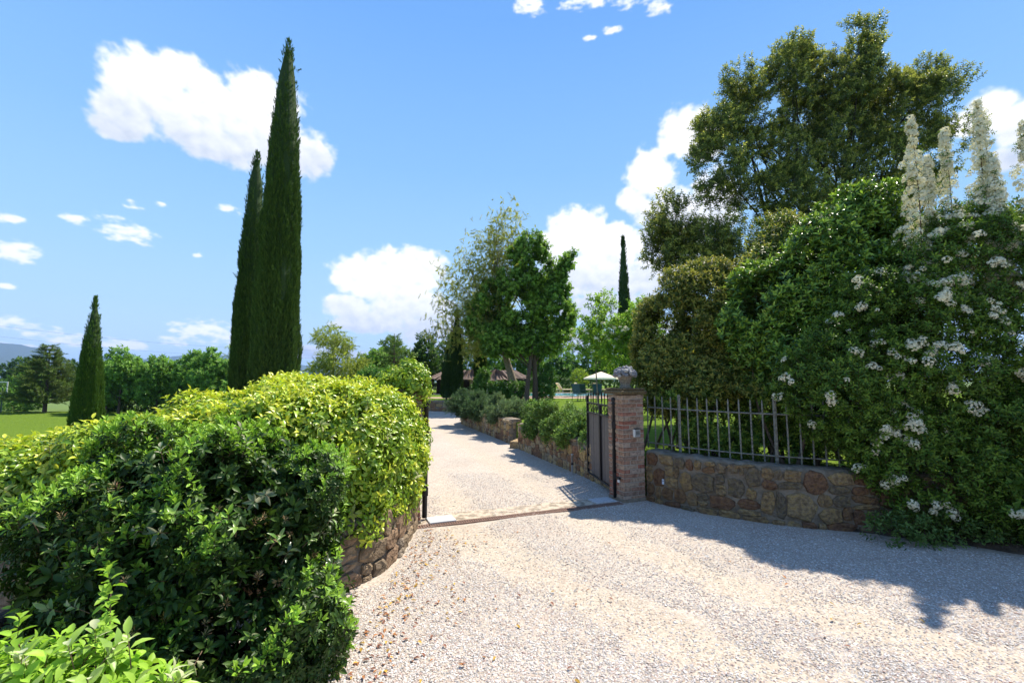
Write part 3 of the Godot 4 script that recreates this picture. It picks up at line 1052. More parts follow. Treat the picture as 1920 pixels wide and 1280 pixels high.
	S.needle = shoots({"n": 20, "len": 0.06, "wid": 0.014, "stem": 0.2, "a0": 1.0, "a1": 0.4, "plain": true, "col": [Color(0.045, 0.075, 0.04), Color(0.06, 0.09, 0.045), Color(0.08, 0.11, 0.055)]}, 3, 16)
	S.conifer = shoots({"n": 26, "len": 0.20, "wid": 0.05, "stem": 0.7, "a0": 0.9, "a1": 0.4, "plain": true, "twigw": 0.01, "col": [Color(0.07, 0.105, 0.026), Color(0.095, 0.135, 0.034), Color(0.05, 0.08, 0.022)]}, 2, 17)
	S.box = shoots({"n": 10, "len": 0.05, "wid": 0.026, "stem": 0.12, "a0": 1.3, "a1": 0.5, "plain": true, "col": [Color(0.05, 0.095, 0.022), Color(0.075, 0.13, 0.03), Color(0.10, 0.16, 0.04)]}, 3, 18)
	# a domed head of small five-petalled blossoms
	var heads := []
	for v in 3:
		var st := begin()
		st.set_smooth_group(-1)
		for i in 46:
			var d := Vector3(rng.randfn(), absf(rng.randfn()) * 0.8 + 0.15, rng.randfn()).normalized()
			var c := d * Vector3(0.05, 0.05, 0.05) * rf(0.7, 1.05)
			var b := Basis(d, rng.randf() * TAU) * frame_of(d)
			for k in 5:
				var a := TAU * k / 5.0
				var a2 := a + 0.9
				tri(st, c, c + (b.x * cos(a) + b.z * sin(a)) * 0.0095 + b.y * 0.002, c + (b.x * cos(a2) + b.z * sin(a2)) * 0.0095 + b.y * 0.002)
		heads.append(done(st))
	S.blossom = heads
	for i in 10:
		stone_shapes.append(stone_shape(i))

# ------------------------------------------------------------------ the setting
func drive_tint(x: float, z: float) -> Color:
	# sandy wheel tracks where the stones are worn away, and patches of darker and redder stone
	var n := fn.get_noise_2d(x * 6.0, z * 6.0)
	var n2 := fn.get_noise_2d(x * 22.0 + 50.0, z * 22.0)
	var c := Color(1.0, 0.98, 0.96).lerp(Color(0.88, 0.86, 0.84), clampf(0.5 + n, 0, 1))
	var tr := track(x, z)
	c = c.lerp(Color(0.98, 0.94, 0.86), tr * 0.7)
	c = c.lerp(Color(0.86, 0.77, 0.72), clampf(n2 * 0.7, 0.0, 0.3))
	return c

func track(x: float, z: float) -> float:
	# two wheel paths that run through the gate and swing to the right in front of it
	var best := 0.0
	for off in [-0.75, 0.75]:
		var cx: float
		if z < -6.2:
			cx = 0.16 + (z + 6.2) * 0.33 + off
		else:
			cx = 0.16 + off + pow(z + 6.2, 1.7) * 0.30
		var w := 0.34 + 0.08 * maxf(z + 6.0, 0.0)
		var d := absf(x - cx) / w + fn.get_noise_2d(x * 14.0, z * 14.0) * 0.7
		best = maxf(best, 1.0 - smoothstep(0.35, 1.15, d))
	return best

func build_ground() -> void:
	# open country as far as the horizon
	var st := begin()
	st.set_smooth_group(0)
	var cs := [-7000.0, -3000.0, -1200.0, -500.0, -250.0, -120.0, -70.0, -45.0, -30.0, -22.0, -17.0, -14.0, -12.0, -10.0, -8.0, -6.0, 0.0, 10.0, 30.0, 70.0, 150.0, 400.0, 1200.0, 3000.0, 7000.0]
	for i in cs.size() - 1:
		for j in cs.size() - 1:
			var q := []
			for e in [[i, j], [i + 1, j], [i + 1, j + 1], [i, j + 1]]:
				q.append(Vector3(cs[e[0]], ground_h(cs[e[0]], cs[e[1]]) - 0.03, cs[e[1]]))
			quad(st, q[0], q[1], q[2], q[3])
	var field := mat(Color(0.10, 0.15, 0.035), 0.95, noise_tex(512, 0.01, [[0.0, Color(0.6, 0.62, 0.5)], [0.5, Color(0.9, 0.95, 0.8)], [1.0, Color(1.0, 0.95, 0.7)]], 40), 0.05)
	structure("ground", done(st), field)
	# gravel drive
	var stones := noise_tex(1024, 0.085, [[0.0, Color(0.34, 0.31, 0.28)], [0.15, Color(0.45, 0.415, 0.38)], [0.35, Color(0.53, 0.495, 0.455)], [0.55, Color(0.58, 0.55, 0.51)], [0.7, Color(0.49, 0.43, 0.385)], [0.82, Color(0.60, 0.57, 0.53)], [1.0, Color(0.66, 0.63, 0.59)]], 50, FastNoiseLite.TYPE_CELLULAR, 1, FastNoiseLite.RETURN_CELL_VALUE)
	var relief := noise_tex(1024, 0.085, [[0.0, Color(1, 1, 1)], [0.6, Color(0.3, 0.3, 0.3)], [1.0, Color(0, 0, 0)]], 50, FastNoiseLite.TYPE_CELLULAR, 1, FastNoiseLite.RETURN_DISTANCE)
	var gm := mat(Color(0.75, 0.71, 0.66), 0.95, stones, 0.72, relief, 0.35)
	gm.vertex_color_use_as_albedo = true
	M.gravel = gm
	structure("gravel_driveway", sheet(-8.5, 14.0, -31.0, 6.0, 0.25, func(x, z): return 0.006 * fn.get_noise_2d(x * 5.0, z * 5.0) - 0.006 * track(x, z), drive_tint), gm)
	# lawn on the left, lower than the drive
	var gt := noise_tex(1024, 0.012, [[0.0, Color(0.075, 0.135, 0.016)], [0.5, Color(0.11, 0.175, 0.022)], [1.0, Color(0.155, 0.215, 0.032)]], 60, FastNoiseLite.TYPE_SIMPLEX_SMOOTH, 7)
	var gb := noise_tex(512, 0.2, [], 61, FastNoiseLite.TYPE_SIMPLEX, 3)
	M.grass = mat(Color(1, 1, 1), 0.95, gt, 0.35, gb, 3.0)
	M.grass.metallic_specular = 0.1
	structure("lawn", sheet(-60.0, -8.6, -43.0, 2.0, 0.8, func(x, z): return ground_h(x, z) + 0.02 + 0.05 * fn.get_noise_2d(x * 2.0, z * 2.0)), M.grass)
	# pool terrace, a step up from the drive
	var poly := PackedVector2Array()
	for p in [[2.25, -7.05], [2.65, -6.6], [3.3, -6.1], [3.8, -5.9], [4.6, -5.65], [6.0, -5.5], [70.0, -5.5], [70.0, -120.0], [-14.0, -120.0], [-14.0, -29.2], [-9.0, -28.75], [-5.4, -28.0], [-2.5, -26.8], [-0.8, -25.2], [-0.4, -22.4], [-1.45, -21.1], [-1.95, -19.8], [-1.8, -18.85], [-1.05, -16.7], [-0.3, -14.5], [0.15, -13.2], [1.0, -12.95], [1.15, -12.1], [0.4, -12.25], [0.6, -11.5], [1.15, -9.8], [1.65, -8.3], [1.85, -7.4]]:
		poly.append(Vector2(p[0], p[1]))
	var tt := begin()
	tt.set_smooth_group(-1)
	var idx := Geometry2D.triangulate_polygon(poly)
	for i in range(0, idx.size(), 3):
		var a := poly[idx[i]]
		var b := poly[idx[i + 1]]
		var c := poly[idx[i + 2]]
		tri(tt, Vector3(a.x, 0.58, a.y), Vector3(b.x, 0.58, b.y), Vector3(c.x, 0.58, c.y))
	for i in poly.size():
		var a := poly[i]
		var b := poly[(i + 1) % poly.size()]
		quad(tt, Vector3(a.x, -0.1, a.y), Vector3(b.x, -0.1, b.y), Vector3(b.x, 0.58, b.y), Vector3(a.x, 0.58, a.y))
	structure("terrace_lawn", done(tt), M.grass)
	# soil under the hedge on the right
	structure("soil_bed", sheet(3.4, 9.0, -5.9, -2.6, 0.1, func(x, z): return -0.07 + 0.15 * smoothstep(-0.06, 0.34, -z - 5.57 + (x - 3.76) * 0.6 + fn.get_noise_2d(x * 24.0, z * 24.0) * 0.12) + 0.015 * fn.get_noise_2d(x * 60.0, z * 60.0)), M.soil)
	# loose stones lying on the drive
	var shp := []
	for v in 3:
		var s2 := begin()
		s2.set_smooth_group(-1)
		var vs := []
		for d in [Vector3(1, 0, 0), Vector3(0, 0, 1), Vector3(-1, 0, 0), Vector3(0, 0, -1), Vector3(0.1, 0.6, -0.1), Vector3(0, -0.5, 0.1)]:
			vs.append(d * rf(0.75, 1.15) + Vector3(rf(-0.15, 0.15), 0, rf(-0.15, 0.15)))
		for k in 4:
			tri(s2, vs[k], vs[4], vs[(k + 1) % 4])
			tri(s2, vs[(k + 1) % 4], vs[5], vs[k])
		shp.append(done(s2))
	var pm := StandardMaterial3D.new()
	pm.vertex_color_use_as_albedo = true
	pm.roughness = 0.9
	pm.metallic_specular = 0.3
	var tones := [Color(0.52, 0.48, 0.45), Color(0.60, 0.565, 0.53), Color(0.43, 0.38, 0.35), Color(0.38, 0.28, 0.24), Color(0.33, 0.31, 0.295), Color(0.64, 0.61, 0.58), Color(0.50, 0.42, 0.375), Color(0.54, 0.49, 0.45)]
	for v in 3:
		var xs := []
		while xs.size() < 46000:
			var z := -rf(2.3, 9.0)
			if rng.randf() > 6.0 / (z * z) + 0.16:
				continue
			var x := rf(-1.2, 1.2) * -z
			if z > -5.9 and x < -1.1 - maxf(0.0, z + 4.2) * 1.2:
				continue
			if z < -6.0 and (x > 1.6 or x < -1.2) and z < -7.2:
				continue
			if x > 2.0 and z < -4.8 - (5.0 - x) * 0.55:
				continue
			if rng.randf() < maxf(track(x, z) * 0.8, 0.4 * smoothstep(-0.9, 0.6, x + 0.28 * (z + 4.0) + fn.get_noise_2d(x * 9.0, z * 9.0))):
				continue
			xs.append(Vector2(x, z))
		var mm := MultiMesh.new()
		mm.transform_format = MultiMesh.TRANSFORM_3D
		mm.use_colors = true
		mm.mesh = shp[v]
		mm.instance_count = xs.size()
		for i in xs.size():
			var s := rf(0.0035, 0.0095) * (1.5 if rng.randf() < 0.06 else 1.0)
			var p: Vector2 = xs[i]
			mm.set_instance_transform(i, Transform3D(Basis(Vector3.UP, rng.randf() * TAU) * Basis(Vector3.RIGHT, rf(-0.4, 0.4)) * Basis.from_scale(Vector3(s, s * rf(0.6, 1.0), s * rf(0.7, 1.1))), Vector3(p.x, 0.006 * fn.get_noise_2d(p.x * 5.0, p.y * 5.0) - 0.006 * track(p.x, p.y) + s * 0.25, p.y)))
			var c: Color = tones[rng.randi() % tones.size()]
			var f := rf(0.8, 1.1)
			mm.set_instance_color(i, Color(c.r * f, c.g * f, c.b * f))
		var mi := MultiMeshInstance3D.new()
		mi.name = numbered("gravel_stones")
		mi.multimesh = mm
		mi.material_override = pm
		mi.set_meta("kind", "stuff")
		mi.set_meta("label", "loose pale gravel stones scattered over the drive")
		mi.set_meta("category", "gravel")
		add_child(mi, true)
	# far hills
	var hills := begin()
	hills.set_smooth_group(0)
	var hm := mat(Color(0.05, 0.075, 0.035), 0.95, S.fine, 0.004)
	var prof := [[-70.0, 300.0], [-58.0, 330.0], [-50.0, 300.0], [-48.0, 300.0], [-46.2, 280.0], [-44.6, 205.0], [-43.6, 165.0], [-42.6, 205.0], [-41.6, 225.0], [-40.0, 190.0], [-34.0, 260.0], [-28.0, 230.0], [-20.0, 120.0], [-14.0, 90.0], [-8.0, 130.0], [0.0, 110.0], [14.0, 150.0], [30.0, 90.0], [55.0, 160.0]]
	var rows := []
	var a := -70.0
	while a <= 55.0:
		var h := 0.0
		for i in prof.size() - 1:
			if a >= prof[i][0] and a <= prof[i + 1][0]:
				h = lerpf(prof[i][1], prof[i + 1][1], smoothstep(prof[i][0], prof[i + 1][0], a))
		h += fn.get_noise_2d(a * 12.0, 3.0) * 14.0
		var row := []
		for d in [[3300.0, 0.0], [4200.0, 0.55], [5200.0, 1.0], [6300.0, 0.6], [6800.0, 0.0]]:
			row.append(Vector3(sin(deg_to_rad(a)) * d[0], -6.0 + h * d[1] * d[0] / 5200.0 + fn.get_noise_2d(a * 30.0, d[0]) * 18.0 * d[1] * (1.0 - d[1]), -cos(deg_to_rad(a)) * d[0]))
		rows.append(row)
		a += 0.5
	for i in rows.size() - 1:
		for k in 4:
			quad(hills, rows[i][k], rows[i][k + 1], rows[i + 1][k + 1], rows[i + 1][k])
	structure("hills", done(hills), hm)

# ------------------------------------------------------------------ walls, pillars, gate
const U := Vector3(0.926, 0, -0.377)
const GATE_TURN := 0.3866

func build_walls() -> void:
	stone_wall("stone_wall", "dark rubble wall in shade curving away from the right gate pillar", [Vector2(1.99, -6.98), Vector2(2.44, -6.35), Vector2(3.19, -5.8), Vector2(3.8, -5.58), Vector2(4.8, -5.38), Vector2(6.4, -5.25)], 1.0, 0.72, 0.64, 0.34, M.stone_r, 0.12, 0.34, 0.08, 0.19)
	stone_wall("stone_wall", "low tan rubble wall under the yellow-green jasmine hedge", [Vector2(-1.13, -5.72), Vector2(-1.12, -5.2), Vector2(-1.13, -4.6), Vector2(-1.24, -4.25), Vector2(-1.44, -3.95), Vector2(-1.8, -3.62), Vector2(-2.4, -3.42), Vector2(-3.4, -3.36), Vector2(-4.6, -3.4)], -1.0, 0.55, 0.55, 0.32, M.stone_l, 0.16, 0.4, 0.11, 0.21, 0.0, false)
	stone_wall("retaining_wall", "lichen-stained retaining wall between the gate leaf and the garden steps", [Vector2(1.62, -7.5), Vector2(1.42, -8.3), Vector2(0.9, -9.9), Vector2(0.35, -11.6), Vector2(0.15, -12.2)], -1.0, 0.66, 0.66, 0.4, M.stone_d, 0.1, 0.3, 0.1, 0.22)
	stone_wall("retaining_wall", "lichen-stained retaining wall beyond the garden steps, bending with the drive", [Vector2(-0.1, -13.2), Vector2(-0.55, -14.6), Vector2(-1.3, -16.8), Vector2(-2.05, -18.9), Vector2(-2.2, -19.8), Vector2(-1.7, -21.2), Vector2(-0.6, -22.5)], -1.0, 0.66, 0.64, 0.4, M.stone_d, 0.12, 0.34, 0.12, 0.24)
	stone_wall("boundary_wall", "low straight stone wall across the far end of the drive", [Vector2(-0.7, -25.2), Vector2(-2.5, -26.6), Vector2(-5.4, -27.8), Vector2(-9.0, -28.6), Vector2(-13.5, -29.0)], -1.0, 0.62, 0.62, 0.35, M.stone_d, 0.2, 0.5, 0.15, 0.26)
	# garden steps in the gap
	var s := thing("garden_steps", "worn stone steps in the gap of the retaining wall", "steps", Vector3(0.1, 0, -12.7), atan2(0.95, 0.31) - PI / 2)
	for k in 3:
		part("step", box_mesh(Vector3(0.2, 0.1, 0.46), 0.012), M.stone_d[k], s, Transform3D(Basis.IDENTITY, Vector3(0.18 + k * 0.34, 0.08 + k * 0.19, 0)))

func build_gate() -> void:
	var pr := brick_pillar("brick gate pillar with keypad and stone fruit basket, beside the open panelled gate", Vector3(1.73, 0, -7.06), GATE_TURN)
	var pl := brick_pillar("brick gate pillar almost buried in the jasmine hedge", Vector3(-1.38, 0, -5.93), GATE_TURN)
	for p in [pr, pl]:
		var st := begin()
		box(st, Vector3(0, 1.587, 0), Vector3(0.232, 0.028, 0.232), Basis.IDENTITY, 0.012)
		box(st, Vector3(0, 1.634, 0), Vector3(0.215, 0.018, 0.215), Basis.IDENTITY, 0.014)
		part("capstone", done(st), M.cap, p)
		var ft := begin()
		box(ft, Vector3(0, 0.01, 0), Vector3(0.2, 0.035, 0.2), Basis.IDENTITY, 0.01)
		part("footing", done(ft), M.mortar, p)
	# keypad on the front of the right pillar
	var k := thing("keypad", "small grey metal entry keypad on the front of the brick pillar", "keypad", Vector3(1.73, 0, -7.06) + Vector3(0.045, 0.99, 0.191).rotated(Vector3.UP, GATE_TURN), GATE_TURN)
	part("housing", box_mesh(Vector3(0.05, 0.058, 0.018), 0.004), M.steel, k, Transform3D(Basis.IDENTITY, Vector3(0, 0, 0.018)))
	part("side_plate", box_mesh(Vector3(0.005, 0.056, 0.022), 0.002), M.white, k, Transform3D(Basis.IDENTITY, Vector3(-0.056, 0, 0.02)))
	var bm := box_mesh(Vector3(0.007, 0.006, 0.003), 0.001)
	for i in 3:
		for j in 3:
			part("button", bm, M.iron, k, Transform3D(Basis.IDENTITY, Vector3(-0.022 + i * 0.022, 0.022 - j * 0.02, 0.038)))
	part("hood", box_mesh(Vector3(0.054, 0.004, 0.026), 0.001), M.iron, k, Transform3D(Basis.IDENTITY, Vector3(0, 0.064, 0.024)))
	# light sensor low on the inner face
	var q := thing("gate_sensor", "tiny black and white gate sensor low on the pillar's drive side", "sensor", Vector3(1.73, 0, -7.06) + Vector3(-0.191, 0.30, 0.07).rotated(Vector3.UP, GATE_TURN), GATE_TURN)
	part("bracket", box_mesh(Vector3(0.012, 0.018, 0.045), 0.004), M.iron, q, Transform3D(Basis.IDENTITY, Vector3(-0.012, 0.03, 0)))
	part("body", box_mesh(Vector3(0.012, 0.02, 0.02), 0.004), M.white, q, Transform3D(Basis.IDENTITY, Vector3(-0.012, -0.01, 0.01)))
	# gate leaves, both folded inwards
	gate_leaf("dark panelled iron gate leaf standing open beside the right pillar", Vector3(1.545, 0, -7.02), Vector3(-0.12, 0, -0.993), 1.42)
	gate_leaf("dark iron gate leaf seen edge-on against the jasmine hedge", Vector3(-1.112, 0, -6.0), Vector3(-0.215, 0, -0.977), 1.42)
	# fruit basket of cast stone on the right pillar
	var b := thing("stone_fruit_basket", "weathered stone urn heaped with round fruits on the brick pillar", "ornament", Vector3(1.735, 1.652, -7.06))
	var us := begin()
	lathe(us, [Vector2(0.0, 0.0), Vector2(0.085, 0.0), Vector2(0.085, 0.03), Vector2(0.07, 0.045), Vector2(0.075, 0.07), Vector2(0.095, 0.12), Vector2(0.115, 0.165), Vector2(0.125, 0.185), Vector2(0.11, 0.19), Vector2(0.0, 0.185)], 18)
	part("urn", done(us), M.urn, b)
	var balls := []
	for i in 2:
		var sm := SphereMesh.new()
		sm.radius = 0.03 + 0.006 * i
		sm.height = sm.radius * 1.9
		sm.radial_segments = 10
		sm.rings = 5
		balls.append(sm)
	var skins := [M.urn_fruit, mat(Color(0.19, 0.19, 0.21), 0.9, S.fine, 9.0), mat(Color(0.40, 0.385, 0.37), 0.85, S.fine, 9.0)]
	for i in 58:
		var t := (i + 0.5) / 58.0
		var y := 1.0 - t * 1.25
		var rr := sqrt(maxf(1.0 - y * y, 0.0)) * rf(0.88, 1.14)
		var aa := i * 2.39996 + rf(-0.2, 0.2)
		part("fruit", balls[i % 2], skins[rng.randi() % 3], b, Transform3D(Basis(Vector3(rf(-1, 1), 1, rf(-1, 1)).normalized(), rf(0, 3)).scaled(Vector3(rf(0.7, 1.2), rf(0.8, 1.1), rf(0.7, 1.2))), Vector3(cos(aa) * rr * 0.15, 0.205 + y * 0.1 * rf(0.85, 1.2), sin(aa) * rr * 0.15)))
	var hs := begin()
	lathe(hs, [Vector2(0.0, 0.12), Vector2(0.06, 0.16), Vector2(0.1, 0.19), Vector2(0.115, 0.22), Vector2(0.08, 0.265), Vector2(0.0, 0.285)], 12)
	part("heap", done(hs), skins[1], b)
	# stop plates of pale stone by each post
	for e in [["pale stone slab at the foot of the right gate post", Vector3(1.32, 0.012, -6.9)], ["pale stone slab at the foot of the left gate post", Vector3(-0.9, 0.012, -5.98)]]:
		var m := thing("stone_slab", e[0], "slab", e[1], GATE_TURN)
		part("slab", box_mesh(Vector3(0.17, 0.012, 0.13), 0.004), M.marble, m)
	# drain across the gateway
	var mid := Vector3(0.08, -0.004, -6.19)
	var d := thing("drain_grate", "rusty slotted drain grate running across the gateway", "drain", mid, atan2(1.12, 2.75))
	var dr := begin()
	for z in [-0.05, 0.05]:
		box(dr, Vector3(0, 0.002, z), Vector3(1.62, 0.012, 0.008), Basis.IDENTITY, 0.002)
	part("frame", done(dr), M.rust, d)
	part("channel", box_mesh(Vector3(1.62, 0.004, 0.041)), M.dark, d, Transform3D(Basis.IDENTITY, Vector3(0, 0.003, 0)))
	var sl := begin()
	for i in 108:
		box(sl, Vector3(-1.605 + i * 0.03, 0.0115, 0), Vector3(0.008, 0.0025, 0.0415), Basis.IDENTITY, 0.001)
	part("slats", done(sl), M.rust, d, Transform3D.IDENTITY, "stuff")
	var th := sheet(-1.35, 1.4, -0.42, -0.08, 0.1, func(x, z): return 0.008 + 0.003 * fn.get_noise_2d(x * 30.0, z * 30.0))
	var ts := structure("threshold", th, M.concrete)
	ts.transform = Transform3D(Basis(Vector3.UP, atan2(1.12, 2.75)), mid)
	# fence on the right wall
	var f := thing("iron_fence", "grey iron bar fence on the curved stone wall", "fence", Vector3(2.1, 0.66, -7.2))
	var path := rounded([Vector2(2.12, -7.25), Vector2(2.62, -6.6), Vector2(3.3, -6.12), Vector2(3.9, -5.88), Vector2(4.9, -5.66)], 2)
	var L := length_of(path)
	var n := int(L / 0.135)
	var bs := begin()
	tube(bs, [Vector3(0, 0.04, 0), Vector3(0, 0.80, 0), Vector3(0, 0.84, 0)], [0.0115, 0.0115, 0.004], 6)
	var bar := done(bs)
	var ps := begin()
	box(ps, Vector3(0, 0.42, 0), Vector3(0.017, 0.45, 0.017), Basis.IDENTITY, 0.003)
	var post := done(ps)
	for i in n + 1:
		var at: Vector2 = along(path, L * i / n)[0]
		var yy := lerpf(0.03, -0.02, float(i) / n)
		var pos := Vector3(at.x - 2.1, yy, at.y + 7.2)
		if i % 9 == 4:
			part("post", post, M.fence, f, Transform3D(Basis.IDENTITY, pos))
		else:
			part("bar", bar, M.fence, f, Transform3D(Basis(Vector3(0, 0, 1), rf(-0.012, 0.012)), pos))
	for y in [0.12, 0.66]:
		var rs := begin()
		var pts := []
		var rad := []
		for i in 25:
			var at: Vector2 = along(path, L * i / 24.0)[0]
			pts.append(Vector3(at.x - 2.1, y + lerpf(0.03, -0.02, i / 24.0), at.y + 7.2))
			rad.append(0.011)
		tube(rs, pts, rad, 5)
		part("rail", done(rs), M.fence, f)
	# small tag on the wall
	var g := thing("wall_tag", "tiny pale blue tag fixed to the dark rubble wall", "tag", Vector3(2.15, 0.33, -6.68), -0.95)
	part("plate", box_mesh(Vector3(0.016, 0.036, 0.004), 0.002), mat(Color(0.48, 0.56, 0.68), 0.4), g)
	part("mark", box_mesh(Vector3(0.006, 0.008, 0.002), 0.001), M.dark, g, Transform3D(Basis.IDENTITY, Vector3(0.004, 0.012, 0.005)))
	# drain pipe at the near end of the retaining wall
	var dp := thing("drain_pipe", "short pale pipe standing against the retaining wall by the gate", "pipe", Vector3(1.14, 0, -8.85))
	var dps := begin()
	lathe(dps, [Vector2(0.018, 0.0), Vector2(0.02, 0.36), Vector2(0.026, 0.36), Vector2(0.026, 0.38), Vector2(0.0, 0.38)], 10)
	part("pipe", done(dps), M.steel, dp)
	var dpc := begin()
	lathe(dpc, [Vector2(0.024, 0.18), Vector2(0.026, 0.19), Vector2(0.026, 0.21), Vector2(0.024, 0.22)], 10)
	part("clip", done(dpc), M.iron, dp)

# ------------------------------------------------------------------ plants on the left
func build_left_plants() -> void:
	# dark viburnum in front of the wall
	var vb := Vector3(-1.9, 0, -2.75)
	var blobs := [[Vector3(0.05, 0.66, 0), Vector3(0.72, 0.70, 0.6), 2.3], [Vector3(0.42, 0.36, 0.05), Vector3(0.5, 0.48, 0.5), 2.3], [Vector3(0.34, 0.98, -0.1), Vector3(0.46, 0.40, 0.42)], [Vector3(-0.2, 0.98, -0.12), Vector3(0.55, 0.40, 0.46)], [Vector3(-0.42, 0.72, -0.05), Vector3(0.34, 0.45, 0.36)], [Vector3(0.16, 0.36, 0.3), Vector3(0.6, 0.42, 0.36), 2.3]]
	var v := shrub("viburnum_bush", "dark glossy viburnum bush with bright new tips in the left foreground", vb, blobs, 7200, S.viburnum, M.leaf_vib, {"category": "bush", "stems": 12, "stemr": 0.014, "inner": 0.22, "lump": 0.15, "lumpf": 1.6, "gap": -0.16, "gapf": 1.5, "out": 1.0, "up": 0.35, "rnd": 0.5, "s0": 0.45, "s1": 0.9, "miny": 0.02})
	foliage(v, "inner_foliage", S.viburnum, M.leaf_vib, scatter(blobs, 2400, {"inner": 0.5, "lump": 0.05, "gap": -9.0, "miny": 0.02}), {"out": 0.6, "up": 0.3, "rnd": 0.8})
	# new growth stands on the top and shows here and there on the sides
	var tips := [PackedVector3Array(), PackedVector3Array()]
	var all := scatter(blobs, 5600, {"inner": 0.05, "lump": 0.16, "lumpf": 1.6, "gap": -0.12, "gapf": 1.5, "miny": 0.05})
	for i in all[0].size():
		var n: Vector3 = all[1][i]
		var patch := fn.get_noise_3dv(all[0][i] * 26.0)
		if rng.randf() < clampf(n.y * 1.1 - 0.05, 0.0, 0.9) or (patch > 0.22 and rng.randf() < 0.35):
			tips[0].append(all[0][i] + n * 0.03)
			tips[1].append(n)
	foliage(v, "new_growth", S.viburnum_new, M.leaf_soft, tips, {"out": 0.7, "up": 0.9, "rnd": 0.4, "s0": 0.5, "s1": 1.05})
	foliage(v, "seed_heads", S.viburnum_berry, M.leaf_dull, scatter(blobs, 160, {"inner": 0.0, "lump": 0.1, "miny": 0.1}), {"out": 1.0, "up": 0.5, "rnd": 0.4, "s0": 0.9, "s1": 1.5})
	single_leaves(v, vb, scatter(blobs, 150, {"inner": 0.0, "lump": 0.1, "lumpf": 1.6, "miny": 0.1}), 24, {"n": 7, "len": 0.046, "wid": 0.019, "stem": 0.045, "a0": 1.3, "a1": 0.35}, M.vib_new, M.twig, {"out": 1.0, "up": 0.7, "rnd": 0.3, "proud": 0.05})
	single_leaves(v, vb, scatter(blobs, 150, {"inner": 0.0, "lump": 0.1, "lumpf": 1.6, "miny": 0.1}), 18, {"n": 7, "len": 0.048, "wid": 0.021, "stem": 0.045, "a0": 1.7, "a1": 0.6, "droop": 0.35}, M.vib_old, M.twig, {"out": 1.0, "up": 0.2, "rnd": 0.3, "proud": 0.05})
	# star jasmine hedge over the wall
	var jb := Vector3(-1.9, 0, -4.6)
	var world := []
	for c in [[-1.5, -5.72, 1.42, 0.22, 0.35], [-1.58, -5.3, 1.52, 0.12, 0.45], [-1.63, -4.9, 1.58, 0.15, 0.49], [-1.72, -4.55, 1.58, 0.24, 0.50], [-1.95, -4.25, 1.54, 0.34, 0.48], [-2.3, -4.05, 1.48, 0.45, 0.5], [-2.7, -3.95, 1.40, 0.45, 0.5], [-3.15, -3.9, 1.30, 0.45, 0.5], [-3.6, -3.9, 1.20, 0.45, 0.5], [-4.1, -3.9, 1.14, 0.45, 0.5], [-4.6, -3.95, 1.12, 0.45, 0.5], [-2.2, -5.1, 1.66, 0.5, 0.62], [-2.0, -5.75, 1.66, 0.4, 0.6], [-2.6, -5.6, 1.68, 0.5, 0.6], [-2.75, -4.7, 1.48, 0.5, 0.6], [-3.3, -4.5, 1.26, 0.5, 0.5]]:
		world.append([Vector3(c[0], (c[2] + c[3]) * 0.5, c[1]), Vector3(c[4], (c[2] - c[3]) * 0.5, c[4]), 3.6])
	var jl := local(world, jb)
	var j := shrub("jasmine_hedge", "clipped yellow-green star jasmine hedge growing over the left wall", jb, jl, 7600, S.jasmine, M.leaf_gloss, {"category": "hedge", "stems": 14, "stemr": 0.012, "inner": 0.14, "lump": 0.07, "lumpf": 1.6, "gap": -0.33, "gapf": 1.8, "out": 0.75, "up": 0.35, "rnd": 0.4, "s0": 0.9, "s1": 1.5, "keep": 0.05})
	foliage(j, "inner_foliage", S.jasmine, M.leaf_gloss, scatter(jl, 3500, {"inner": 0.45, "lump": 0.04, "gap": -9.0, "keep": 0.02}), {"out": 0.6, "up": 0.2, "rnd": 0.8})
	var jt := [PackedVector3Array(), PackedVector3Array()]
	var ja := scatter(jl, 7800, {"inner": 0.04, "lump": 0.08, "lumpf": 1.6, "gap": -0.33, "gapf": 1.8, "keep": 0.0})
	for i in ja[0].size():
		var n: Vector3 = ja[1][i]
		if rng.randf() < clampf(n.y * 0.95, 0.16, 0.9):
			jt[0].append(ja[0][i] + n * 0.02)
			jt[1].append(n)
	foliage(j, "new_growth", S.jasmine_new, M.leaf_gloss, jt, {"out": 0.7, "up": 0.6, "rnd": 0.4, "s0": 0.9, "s1": 1.45})
	single_leaves(j, jb, scatter(jl, 400, {"inner": 0.0, "lump": 0.07, "lumpf": 1.6, "keep": 0.0}), 42, {"n": 7, "len": 0.058, "wid": 0.028, "stem": 0.07, "a0": 1.9, "a1": 1.0, "droop": 0.5}, M.jas, M.twig, {"out": 0.9, "up": 0.4, "rnd": 0.3, "proud": 0.045})
	# clipped ball on the left pillar
	shrub("jasmine_ball", "round jasmine ball growing on top of the left brick pillar", Vector3(-1.36, 1.655, -5.95), [[Vector3(0.02, 0.07, 0), Vector3(0.25, 0.25, 0.25)], [Vector3(-0.1, 0.05, 0.05), Vector3(0.2, 0.17, 0.2)], [Vector3(0.1, -0.03, 0.08), Vector3(0.16, 0.16, 0.16)]], 420, S.jasmine, M.leaf_gloss, {"category": "hedge", "stems": 3, "inner": 0.35, "lump": 0.06, "up": 0.4, "s0": 0.8, "s1": 1.3, "tints": [Color(1, 1, 1), Color(1.6, 1.35, 1.2), Color(0.8, 0.85, 0.8)]})
	# lime-green shrub in the corner
	var cb := Vector3(-1.56, 0, -1.66)
	var cbl := [[Vector3(-0.06, 0.57, 0), Vector3(0.28, 0.2, 0.2)], [Vector3(0.13, 0.50, -0.06), Vector3(0.2, 0.17, 0.16)], [Vector3(-0.22, 0.55, 0.03), Vector3(0.16, 0.16, 0.16)]]
